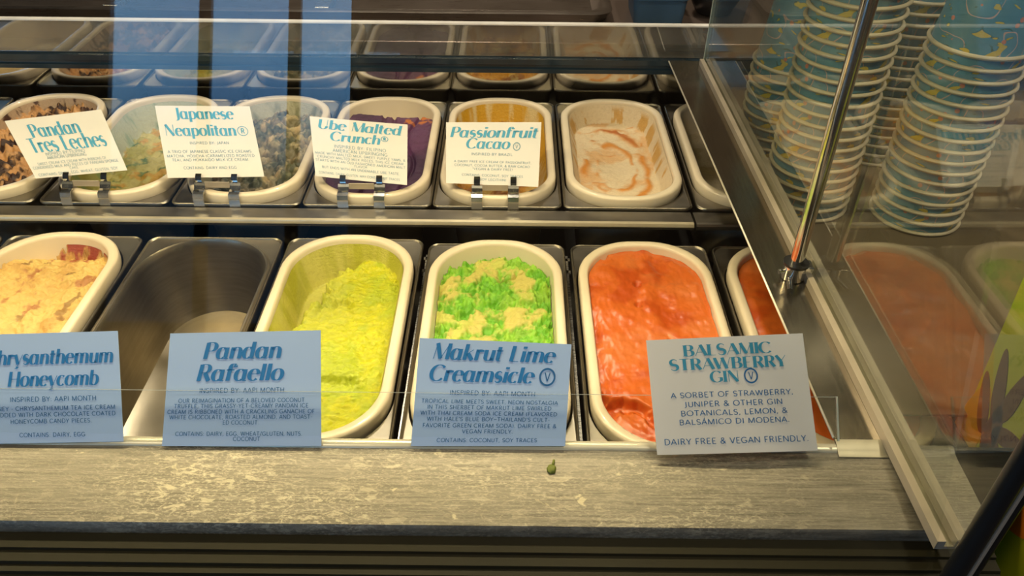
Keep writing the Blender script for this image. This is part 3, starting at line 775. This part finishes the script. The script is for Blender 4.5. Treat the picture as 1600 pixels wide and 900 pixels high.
def letters(text, style, shear=0.0, track=0.0, serif=False):
    """returns strips in em units and the total advance; style (thin, thick) half-widths"""
    thin, thick = style; strips = []; x0 = 0
    for ch in text:
        if ch in '®Ⓥ':
            big = ch == 'Ⓥ'
            rad = .50 if big else (.42 if not serif else .42); cy = .46 if big else .42
            if ch == '®' and shear: rad, cy = .26, .66
            lw = max(.026, thin)
            c = arc(x0 + rad + .10, cy, rad, rad, 0, 360, 20); strips.append([(q[0], q[1], lw, 0) for q in c])
            sub = 'V' if big else 'R'; k = rad * 1.05
            for mode, pts in G[sub][1]:
                strips.append([(x0 + rad + .10 + (p[0] - .34) * k, cy + (p[1] - .5) * k, .035 if big else .04, 0) for p in pts])
            x0 += 2 * rad + .2 + track; continue
        adv, st = glyph_strokes(ch)
        for mode, pts in st:
            n = len(pts); o = []
            for i, p in enumerate(pts):
                a = pts[max(0, i - 1)]; b = pts[min(n - 1, i + 1)]
                L_ = math.hypot(b[0] - a[0], b[1] - a[1]) or 1e-6
                ty = abs(b[1] - a[1]) / L_
                if mode in 'HV': h = thick
                elif mode == 't': h = thin
                elif mode == 'm': h = max(thin * 1.9, .036)
                elif mode == 's': h = thin + (thick * 1.05 - thin) * math.sin(PI * i / (n - 1)) ** 1.6
                else: h = thin + (thick - thin) * ty ** 1.8
                if n == 2 and abs(pts[0][1] - pts[1][1]) < .16 and mode == 'H': h = max(h, .055)
                o.append((x0 + p[0], p[1], h, 1))
            strips.append(o)
            if serif and mode == 'V' and ch.isupper():
                for p in pts:
                    if p[1] in (0, 1):
                        yy = p[1] + (thin if p[1] == 0 else -thin)
                        strips.append([(x0 + p[0] - thick - .05, yy, thin, 1), (x0 + p[0] + thick + .05, yy, thin, 1)])
        x0 += adv + track
    res = []
    for s in strips:
        rb_ = ribbon([(q[0], q[1]) for q in s], [q[2] for q in s])
        sh = [(q[3]) for q in s]
        res.append([((a[0] + shear * a[1] * sh[i], a[1]), (b[0] + shear * b[1] * sh[i], b[1])) for i, (a, b) in enumerate(rb_)])
    return res, x0 - track

M_PAPER = simple('card_paper', (0.70, 0.68, 0.66, 1), 0.55, 0, 0.01, 20)
M_PAPERDAYLIT = simple('daylit_blue_card_paper', (0.44, 0.62, 0.98, 1), 0.45, 0, 0.01, 20)  # blue daylight cast put into the paper colour
M_PAPERGREY = simple('grey_card_paper', (0.84, 0.82, 0.80, 1), 0.35, 0, 0.02, 20)
M_INK = simple('teal_blue_ink', (0.038, 0.31, 0.52, 1), 0.5, 0, 0.02)
M_INKS = simple('slate_blue_ink', (0.12, 0.27, 0.38, 1), 0.5, 0, 0.02)
M_INKD = simple('deep_blue_ink', (0.010, 0.20, 0.56, 1), 0.5, 0, 0.02)
M_INKDS = simple('deep_blue_small_ink', (0.012, 0.14, 0.40, 1), 0.5, 0, 0.02)

def card(name, corners, p0, label, paper, ink, ink2, titles, body, group, curl=0.0, serif=False, lean=45):
    nrm = Vector((0, -math.sin(R(lean)), math.cos(R(lean))))
    P = [at_plane(px, py, p0, nrm) for px, py in corners]     # tl tr br bl
    org = (P[2] + P[3]) / 2
    def at(u, v, off=0.0):
        top = P[0].lerp(P[1], u); bot = P[3].lerp(P[2], u)
        return top.lerp(bot, v) + nrm * (off + curl * math.sin(PI * u) + abs(curl) * .8 * (1 - v) ** 2) - org
    root = empty(name, org, label, 'card', group)
    bm = bmesh.new(); nu, nv = 12, 8; th = .0004
    gr = [[[bm.verts.new(at(i / nu, j / nv, s)) for i in range(nu + 1)] for j in range(nv + 1)] for s in (0, -th)]
    for k in (0, 1):
        for j in range(nv):
            for i in range(nu):
                q = (gr[k][j][i], gr[k][j + 1][i], gr[k][j + 1][i + 1], gr[k][j][i + 1])
                bm.faces.new(q if k == 0 else q[::-1])
    for j in range(nv):
        for i in (0, nu): bm.faces.new((gr[0][j][i], gr[1][j][i], gr[1][j + 1][i], gr[0][j + 1][i]))
    for i in range(nu):
        for j in (0, nv): bm.faces.new((gr[0][j][i], gr[0][j][i + 1], gr[1][j][i + 1], gr[1][j][i]))
    link('paper', bm, paper, root, smooth=True, angle=R(50))
    asp = ((P[3] - P[2]).length / ((P[0] - P[3]).length))
    def draw(lines, nm, m, base_style, shear, ser):
        bm = bmesh.new()
        for (txt, cu, bv, ch, wd) in lines:
            st, adv = letters(txt, base_style, shear, .035 if nm == 'title' else .09, ser)
            sx = wd / adv
            for s in st:
                rows = []
                for a, b in s:
                    # subdivide long strokes lightly via the curl-free mapping
                    rows.append((bm.verts.new(at(cu + (a[0] - adv / 2) * sx, bv - a[1] * ch, .00035)), bm.verts.new(at(cu + (b[0] - adv / 2) * sx, bv - b[1] * ch, .00035))))
                for (a, b), (c, d) in zip(rows, rows[1:]):
                    try: bm.faces.new((a, b, d, c))
                    except ValueError: pass
        me = bpy.data.meshes.new(nm)
        for f in bm.faces:
            f.normal_update()
            if f.normal.dot(nrm) < 0: f.normal_flip()
        bm.to_mesh(me); bm.free(); me.materials.append(m)
        o = bpy.data.objects.new(nm, me); COL.objects.link(o); o.parent = root
    draw(titles[0], 'title', ink, (.020, .108), titles[1], serif)
    draw(body, 'small_print', ink2, (.058, .058), 0, False)
    return root, at, org

GU, GL_ = 'flavour cards clipped to the back row', 'flavour cards along the front lip'
pU = Vector((0, .885, .030)); pL = CAM + (Vector((0, .4745, .0115)) - CAM) * K + Vector((0, -.0035, .0045))
card('flavour_card', [(7, 189), (158, 171), (199, 266), (56, 279)], pU, 'cream card with blue lettering Pandan Tres Leches, tilted on its clips', M_PAPER, M_INK, M_INKS,
     ([('Pandan', .45, .33, .22, .52), ('Tres Leches', .51, .58, .24, .80)], 0.0),
     [('INSPIRED BY: FILIPINO', .46, .66, .055, .40), ('AMERICAN UPBRINGING', .46, .75, .055, .40),
      ('SWEET CREAM ICE CREAM WITH RIBBONS OF', .50, .835, .045, .70), ('CONDENSED MILK AND PIECES OF PANDAN SPONGE', .50, .885, .045, .86), ('CAKE.', .5, .93, .04, .09), ('CONTAINS: DAIRY, EGG, WHEAT, GLUTEN, SOY', .5, .985, .04, .80)][:0] +
     [('INSPIRED BY: FILIPINO', .44, .645, .05, .42), ('AMERICAN UPBRINGING', .44, .705, .05, .42),
      ('SWEET CREAM ICE CREAM WITH RIBBONS OF', .47, .79, .042, .74), ('CONDENSED MILK AND PIECES OF PANDAN SPONGE', .49, .85, .042, .92), ('CAKE.', .46, .90, .04, .10), ('CONTAINS: DAIRY, EGG, WHEAT, GLUTEN, SOY', .48, .97, .042, .86)], GU, serif=False)
card('flavour_card', [(242, 165), (390, 166), (413, 276), (262, 278)], pU, 'cream card with blue lettering Japanese Neapolitan', M_PAPER, M_INK, M_INKS,
     ([('Japanese', .50, .185, .155, .62), ('Neapolitan®', .50, .42, .155, .88)], 0.0),
     [('INSPIRED BY: JAPAN', .50, .54, .036, .41), ('A TRIO OF JAPANESE CLASSIC ICE CREAMS:', .49, .66, .036, .88),
      ('MATCHA, HOJICHA (CARAMELIZED ROASTED', .49, .72, .036, .91), ('TEA), AND HOKKAIDO MILK ICE CREAM.', .48, .775, .036, .80), ('CONTAINS: DAIRY AND EGG', .46, .885, .036, .55)], GU)
card('flavour_card', [(484, 182), (637, 195), (636, 289), (493, 275)], pU, 'cream card with blue italic lettering Ube Malted Crunch', M_PAPER, M_INK, M_INKS,
     ([('Ube Malted', .50, .19, .155, .86), ('Crunch®', .50, .375, .155, .62)], .18),
     [('INSPIRED BY: FILIPINO', .50, .49, .050, .55), ('AMERICAN UPBRINGING', .50, .56, .050, .58), ('MADE WITH MALTED MILK, SWEET PURPLE YAMS, &', .5, .62, .038, .96),
      ('CRUNCHY MALTED MILK PIECES, THIS ICE CREAM', .5, .68, .038, .92), ('STARTS WITH AN OLD FASHIONED AMERICAN MALT', .5, .74, .038, .96), ('FLAVOR', .5, .79, .038, .14),
      ('BUT ENDS WITH AN UNDENIABLE UBE TASTE.', .5, .85, .038, .84), ('CONTAINS: DAIRY, GLUTEN. MAY CONTAIN NUT TRACES', .48, .945, .036, .88)], GU, curl=-.0015)
card('flavour_card', [(697, 191), (846, 191), (841, 292), (697, 286)], pU, 'cream card with blue italic lettering Passionfruit Cacao', M_PAPER, M_INK, M_INKS,
     ([('Passionfruit', .50, .245, .165, .92), ('Cacao', .44, .425, .165, .46)], .18),
     [('INSPIRED BY BRAZIL', .49, .535, .040, .44), ('A DAIRY FREE ICE CREAM OF PASSIONFRUIT,', .50, .655, .034, .83), ('COCONUT, COCOA BUTTER, & RAW CACAO.', .5, .715, .034, .82),
      ('"VEGAN & DAIRY FREE!', .5, .77, .034, .43), ('CONTAINS: COCONUT, SOY TRACES', .5, .87, .034, .66), ('(SOY LECITHIN)', .5, .935, .034, .30), ('Ⓥ', .75, .44, .12, .085)], GU)
card('flavour_card', [(-58, 524), (184, 517), (193, 690), (-52, 694)], pL, 'blue-lit card lettered Chrysanthemum Honeycomb at the left edge', M_PAPERDAYLIT, M_INKD, M_INKDS,
     ([('Chrysanthemum', .548, .285, .135, .82), ('Honeycomb', .565, .485, .135, .58)], .18),
     [('INSPIRED BY: AAPI MONTH', .565, .625, .042, .555), ('HONEY - CHRYSANTHEMUM TEA ICE CREAM', .555, .705, .036, .81), ('STUDDED WITH DARK CHOCOLATE COATED', .555, .762, .036, .81),
      ('HONEYCOMB CANDY PIECES.', .545, .822, .036, .52), ('CONTAINS: DAIRY, EGG', .55, .945, .036, .42)], GL_)
card('flavour_card', [(266, 521), (501, 516), (502, 697), (253, 697)], pL, 'blue-lit card lettered Pandan Rafaello in front of the empty pan', M_PAPERDAYLIT, M_INKD, M_INKDS,
     ([('Pandan', .48, .235, .145, .51), ('Rafaello', .47, .43, .145, .56)], .18),
     [('INSPIRED BY: AAPI MONTH', .49, .535, .040, .55), ('OUR REIMAGINATION OF A BELOVED COCONUT', .49, .62, .034, .81), ('TRUFFLE, THIS GRASSY-YET-CREAMY PANDAN ICE', .49, .668, .034, .86),
      ('CREAM IS RIBBONED WITH A CRACKLING GANACHE OF', .49, .718, .034, .94), ('WHITE CHOCOLATE, ROASTED ALMOND, AND TOAST-', .49, .765, .034, .91), ('ED COCONUT.', .49, .813, .034, .23),
      ('CONTAINS: DAIRY, EGG, WHEAT/GLUTEN, NUTS.', .48, .91, .034, .80), ('COCONUT', .53, .955, .034, .17)], GL_)
card('flavour_card', [(656, 528), (893, 538), (883, 697), (642, 697)], pL, 'blue-lit card lettered Makrut Lime Creamsicle in front of the green tub', M_PAPERDAYLIT, M_INKD, M_INKDS,
     ([('Makrut Lime', .49, .19, .15, .80), ('Creamsicle', .42, .395, .15, .68)], .18),
     [('INSPIRED BY: AAPI MONTH', .505, .52, .040, .56), ('TROPICAL LIME MEETS SWEET, NEON NOSTALGIA', .49, .60, .035, .89), ('IN THIS SHERBET OF MAKRUT LIME SWIRLED', .49, .655, .035, .81),
      ('WITH THAI CREAM SODA ICE CREAM (FLAVORED', .49, .71, .035, .89), ("WITH HALE'S BLUE BOY_THAILAND'S CULT-", .49, .765, .035, .80), ('FAVORITE GREEN CREAM SODA). DAIRY FREE &', .50, .825, .035, .87),
      ('VEGAN FRIENDLY.', .49, .88, .035, .33), ('CONTAINS: COCONUT, SOY TRACES', .49, .962, .035, .65), ('Ⓥ', .855, .405, .16, .115)], GL_)
card('flavour_card', [(1009, 532), (1253, 521), (1278, 704), (1027, 711)], pL + Vector((0, -.009, .002)), 'pale grey-blue card lettered Balsamic Strawberry Gin, rightmost on the lip', M_PAPERGREY, M_INK, M_INKDS,
     ([('BALSAMIC', .505, .155, .095, .56), ('STRAWBERRY', .50, .275, .095, .74), ('GIN', .47, .39, .095, .18)], 0.0),
     [('A SORBET OF STRAWBERRY,', .505, .515, .044, .77), ('JUNIPER & OTHER GIN', .505, .595, .044, .62), ('BOTANICALS, LEMON, &', .505, .672, .044, .67), ('BALSÁMICO DI MODENA.', .50, .748, .044, .69),
      ('DAIRY FREE & VEGAN FRIENDLY.', .50, .915, .048, .90), ('Ⓥ', .635, .40, .12, .095)], GL_, curl=.002, serif=True)

# clear acrylic strip that holds the front cards
nL = Vector((0, -math.sin(R(45)), math.cos(R(45)))); pA = pL + nL * .0028
a = at_plane(-160, 603, pA, nL); b = at_plane(1305, 621, pA, nL); c = at_plane(1309, 706, pA, nL)
org = Vector((0, pL.y, pL.z))
strip = empty('card_strip', org, 'clear acrylic strip holding the front cards along the lip', 'card holder')
bm = bmesh.new(); x0_, x1_ = -1.0, b.x
up = Vector((0, math.cos(R(45)), math.sin(R(45))))
hgt = (a - pA).dot(up) ; hgt = (b - pA).dot(up)
def slab(bm, x0, x1, s0, s1, base, n, th):
    vs = []
    for s in (s0, s1):
        for t in (0, th):
            for x in (x0, x1):
                p = base + up * s + n * t; vs.append(bm.verts.new((x, p.y - org.y, p.z - org.z)))
    for f in ((0, 1, 3, 2), (4, 6, 7, 5), (0, 4, 5, 1), (2, 3, 7, 6), (0, 2, 6, 4), (1, 5, 7, 3)): bm.faces.new([vs[i] for i in f])
slab(bm, x0_, x1_, 0.0, hgt, pA, nL, .0015); link('clear_sheet', bm, M_ACRYL, strip)
bm = bmesh.new(); slab(bm, x0_, x1_, hgt, hgt + .0005, pA, nL, .0012); link('top_edge', bm, M_CLEAREDGE, strip)
bm = bmesh.new(); slab(bm, x1_, x1_ + .0012, 0.0, hgt + .0008, pA, nL, .0022); link('end_edge', bm, M_EDGE, strip)

# chrome card clips on the rims of the back row tubs
def clip_mesh():
    bm = bmesh.new(); w_ = .0068
    def strap(prof, w_, th):
        L_ = []
        for i, (y, z) in enumerate(prof):
            a = prof[max(0, i - 1)]; b = prof[min(len(prof) - 1, i + 1)]
            dy, dz = b[0] - a[0], b[1] - a[1]; l = math.hypot(dy, dz) or 1; ny, nz = -dz / l * th, dy / l * th
            L_.append([bm.verts.new(v) for v in ((-w_, y, z), (w_, y, z), (w_, y + ny, z + nz), (-w_, y + ny, z + nz))])
        for p, q in zip(L_, L_[1:]):
            for i in range(4): bm.faces.new((p[i], p[(i + 1) % 4], q[(i + 1) % 4], q[i]))
        bm.faces.new(L_[0][::-1]); bm.faces.new(L_[-1])
    # hook over the rim, rising behind the card, then folded spring in front
    strap([(-.0040, -.020), (-.0030, -.012), (-.0018, -.004), (.000, .0012), (.004, .0022), (.009, .003), (.012, .007), (.0145, .0100)], w_, .0008)
    strap([(.0145, .010), (.0130, .0120), (.0125, .0145), (.0150, .0185), (.0180, .0205)], w_ * .55, .0008)
    return bm
me_clip = None
CL = []
for n_, pair in enumerate([((101, 290), (160, 290)), ((308, 290), (364, 290)), ((535, 297), (592, 297)), ((745, 300), (802, 300))]):
    ps = [at_z(p[0], p[1] + 8, Z_B) for p in pair]
    yf = Y_B - TL * SY_B
    for p in ps: p.y = yf
    ps = [at_y(pair[k][0], pair[k][1] + 8, yf) for k in (0, 1)]
    o0 = Vector(((ps[0].x + ps[1].x) / 2, yf - .001, Z_B))
    nm = ['Pandan Tres Leches', 'Japanese Neapolitan', 'Ube Malted Crunch', 'Passionfruit Cacao'][n_]
    h = empty('card_clip_holder', o0, 'pair of bent chrome clips holding the ' + nm + ' card', 'card clip', 'card clips on the back tubs')
    for p in ps:
        if me_clip is None:
            c_ = link('clip', clip_mesh(), M_CHROME, h); me_clip = c_.data
        else:
            c_ = bpy.data.objects.new('clip', me_clip); COL.objects.link(c_); c_.parent = h
        c_.location = (p.x - o0.x, 0, 0)
    d_ = abs(ps[1].x - ps[0].x) / 2
    boxo('plate', (-d_ + .007, d_ - .007, .012, .0135, .004, .012), M_RAIL, h)

# ------------------------------------------------------------------ stacked paper cups (upside down)
def cup_material():
    t = NT('printed_cup_paper'); v = t.coords()
    f = t.noise(v, 14, 2); base = t.ramp(f, [(0.35, (0.075, 0.25, 0.38)), (0.65, (0.115, 0.33, 0.48))])
    vv = t.coords((1, 1, 2.2)); n1 = t.noise(vv, 48, 1, 0.4, 0.9)
    yel = t.ramp(n1, [(0.655, g(0)), (0.665, g(1))])
    edge = t.math('SUBTRACT', t.ramp(n1, [(0.640, g(0)), (0.645, g(1))]), yel)
    n2 = t.noise(t.coords((1, 1, 1)), 24, 1, 0.4, 0.4)
    line = t.math('LESS_THAN', t.math('ABSOLUTE', t.math('SUBTRACT', n2, 0.5)), 0.007)
    vo = t.n('ShaderNodeTexVoronoi'); t.l(t.coords((1, 1, 1)), vo.inputs['Vector']); vo.inputs['Scale'].default_value = 48
    dot = t.math('LESS_THAN', vo.outputs['Distance'], 0.13)
    c = t.mix(line, base, (0.62, 0.42, 0.42, 1)); c = t.mix(dot, c, (0.66, 0.22, 0.14, 1))
    c = t.mix(edge, c, (0.03, 0.12, 0.12, 1)); c = t.mix(yel, c, (0.66, 0.50, 0.06, 1))
    t.l(c, t.p.inputs['Base Color']); t.p.inputs['Roughness'].default_value = 0.35
    return t.m
M_CUP = cup_material(); M_RIM = simple('cup_rim_paper', srgb(220, 206, 180), 0.45, 0, 0.03, 60)
CR, PITCHZ = .0515, .0134
bm = bmesh.new(); lathe(bm, [(CR - .0035, .002), (.0385, .088), (.0378, .089), (.0365, .086), (.0, .0855)], 40)
bmesh.ops.remove_doubles(bm, verts=bm.verts, dist=1e-5)
me_body = link('body', bm, M_CUP, smooth=True, angle=R(50)); bm = bmesh.new()
lathe(bm, [(CR - .0030 + .0024 * math.cos(2 * PI * i / 10) + .0018, .0025 + .0024 * math.sin(2 * PI * i / 10)) for i in range(11)], 40)
me_rim = link('rim', bm, M_RIM, smooth=True)
mb, mr = me_body.data, me_rim.data
bpy.data.objects.remove(me_body); bpy.data.objects.remove(me_rim)
ORD = ['lowest', 'second', 'third', 'fourth', 'fifth', 'sixth', 'seventh', 'eighth', 'ninth', 'tenth', 'eleventh', 'twelfth', 'thirteenth', 'fourteenth', 'fifteenth', 'sixteenth',
       'seventeenth', 'eighteenth', 'nineteenth', 'twentieth', 'twenty-first', 'twenty-second', 'twenty-third', 'twenty-fourth', 'twenty-fifth', 'twenty-sixth']
ZT = .0205
for (nm, x, y, n) in (('front left', .3640, .862, 24), ('front right', .4930, .835, 17), ('rear left', .3640, 1.010, 10), ('rear right', .4950, 1.000, 17)):
    for k in range(n):
        e = empty('paper_cup', (x + random.uniform(-.0001, .0001) + k * .0001, y + random.uniform(-.0001, .0001), ZT + k * PITCHZ),
                  'blue printed upside-down paper cup, ' + (ORD[k] + ' from the bottom' if k and k < n - 1 else ('lowest' if k == 0 else 'topmost')) + ' of the ' + nm + ' stack', 'paper cup', 'paper cups in the ' + nm + ' stack')
        e.rotation_euler = (0, 0, random.uniform(0, 6.28))
        for q, m_ in (('body', mb), ('rim', mr)):
            o = bpy.data.objects.new(q, m_); COL.objects.link(o); o.parent = e

# ------------------------------------------------------------------ things at the right edge
PX = .412
pb = [at_x(px, py, PX) for px, py in ((1700, 300), (1628, 380), (1600, 432), (1512, 640), (1484, 700), (1478, 770), (1530, 960), (1800, 960))]
bo = Vector((PX, sum(p.y for p in pb) / len(pb), min(p.z for p in pb)))
bd = empty('printed_board', bo, 'yellow-green printed board with brown leaf shapes at the right edge', 'board')
def poly_x(name, pts, x, th, mat, parent, o):
    bm = bmesh.new(); a = [bm.verts.new((x, p[0] - o.y, p[1] - o.z)) for p in pts]; b = [bm.verts.new((x + th, p[0] - o.y, p[1] - o.z)) for p in pts]
    bm.faces.new(a); bm.faces.new(b[::-1]); n = len(pts)
    for i in range(n): bm.faces.new((a[i], b[i], b[(i + 1) % n], a[(i + 1) % n]))
    return link(name, bm, mat, parent)
poly_x('panel', [(p.y, p.z) for p in pb], 0, .004, simple('yellow_green_print', srgb(176, 178, 20), 0.5, 0, .04, 8), bd, bo)
def leafpts(px, py, ang, ln, wd, n=18):
    out = []
    for i in range(n):
        t = 2 * PI * i / n; x = math.cos(t) * ln / 2; y = math.sin(t) * wd / 2 * (1 - .25 * math.cos(t))
        q = at_x(px + x * math.cos(ang) - y * math.sin(ang), py + x * math.sin(ang) + y * math.cos(ang), PX - .0008)
        out.append((q.y, q.z))
    return out
M_LEAF = simple('brown_leaf_print', srgb(104, 72, 40), 0.5)
poly_x('amber_print', leafpts(1512, 668, R(-65), 150, 46), -.0004, .0003, simple('amber_print', srgb(190, 150, 10), 0.5), bd, bo)
for (px, py, an, ln, wd) in ((1537, 628, -84, 98, 17), (1562, 604, -80, 120, 19), (1584, 622, -58, 92, 24), (1550, 672, -70, 80, 26), (1577, 690, 38, 66, 26), (1536, 728, 94, 100, 14), (1557, 722, 82, 92, 11)):
    poly_x('leaf_print', leafpts(px, py, R(an), ln, wd), -.0008, .0007, M_LEAF, bd, bo)
M_OR = simple('orange_print', srgb(226, 120, 10), 0.5)
poly_x('orange_print', leafpts(1592, 812, R(60), 70, 44), -.0008, .0007, M_OR, bd, bo)

pq = at_z(1504, 890, .085)
post = empty('black_post', (pq.x - .001, .304, .058), 'black upright post at the front end of the glass partition', 'post')
bm = bmesh.new(); tube(bm, (0, 0, 0), (0, 0, .44), .0066, n=24); link('bar', bm, M_BLACK, post, smooth=True, angle=R(40))
bm = bmesh.new(); box(bm, .0068, .0090, -.004, .004, 0, .44); link('edge_line', bm, M_RAIL, post)
bm = bmesh.new(); tube(bm, (.0125, 0, 0), (.0125, 0, .44), .0034, n=12); link('inner_bar', bm, M_BLACK, post, smooth=True)

# green crumb on the lip
q = at_z(862, 733, .0688)
bm = bmesh.new(); bmesh.ops.create_icosphere(bm, subdivisions=3, radius=.0036)
for v in bm.verts:
    v.co = Vector((v.co.x, v.co.y * 1.2, v.co.z * .6)) * (1 + .25 * noise.noise(v.co * 500))
tube(bm, (.001, .003, .0005), (.002, .008, .001), .0012, .0009, 8)
cr = link('leafy_crumb', bm, simple('green_crumb', srgb(110, 120, 40), .6), smooth=True); cr.location = q
tag(cr, 'small green crumb stuck on the steel lip', 'crumb')

# ------------------------------------------------------------------ staff side background
bg = empty('back_counter', (0, 1.8, .0), 'dark steel back counter behind the display case', 'counter')
def bbox(name, dims, mat, parent=bg, o=(0, 1.8, 0), bev=0):
    d = (dims[0] - o[0], dims[1] - o[0], dims[2] - o[1], dims[3] - o[1], dims[4] - o[2], dims[5] - o[2])
    return boxo(name, d, mat, parent, bev)
M_BWORK = simple('bronze_counter_steel', srgb(124, 110, 104), 0.3, 0.6, .06, 6)
bbox('worktop', (-1.6, 1.25, 1.215, 2.3, .060, .085), M_BWORK, bev=.002)
bbox('base', (-1.6, 1.2, 1.30, 2.28, FL, .060), M_BLACK)
tray = empty('steel_tray', (-.57, 1.545, .0855), 'long dark steel tray with a bright rim behind the back glass', 'tray')
bm = bmesh.new(); o_ = (rr(.72, .245, .03, 6, 2))
loft(bm, [(rr(.72, .245, .03, 6, 2), 0), (rr(.73, .255, .03, 6, 2), .018), (rr(.722, .247, .03, 6, 2), .020), (rr(.712, .237, .03, 6, 2), .018), (rr(.700, .225, .03, 6, 2), .003)], cap_last=True)
link('basin', bm, steel('tray_steel', (.40, .36, .33), .25), tray, smooth=True, angle=R(40))
for x in (-.45, -.1, .25):
    boxo('divider', (x - .012, x + .012, -.22, .22, .003, .014), M_STEEL, tray, .001)
M_BLUEBOX = simple('blue_grey_plastic', srgb(62, 92, 120), .4)
bb = empty('storage_box', (.235, 1.345, .0855), 'blue-grey plastic box on the back counter right of the tray', 'box')
bm = bmesh.new(); loft(bm, [(rr(.040, .045, .010), 0), (rr(.044, .050, .012), .040), (rr(.042, .048, .011), .040), (rr(.039, .044, .010), .004)], cap_last=True, cap_first=True)
link('body', bm, M_BLUEBOX, bb, smooth=True, angle=R(40))
bm = bmesh.new(); loft(bm, [(rr(.046, .052, .013), .0402), (rr(.046, .052, .013), .0450), (rr(.043, .049, .012), .0465)], cap_last=True, cap_first=True); link('lid', bm, M_BLUEBOX, bb, smooth=True, angle=R(40))
bw = empty('mixing_bowl', (.335, 1.36, .0855), 'dark round bowl on the back counter beside the blue-grey box', 'bowl')
bm = bmesh.new(); lathe(bm, [(.022, 0), (.030, .004), (.044, .030), (.046, .040), (.044, .040), (.040, .028), (.020, .006), (.001, .005)], 32, True); link('shell', bm, M_BLACK, bw, smooth=True)
bm = bmesh.new(); lathe(bm, [(.0455, .0395), (.0475, .0400), (.0475, .0420), (.0455, .0425), (.0440, .0415)], 32); link('rim', bm, M_STEEL, bw, smooth=True)
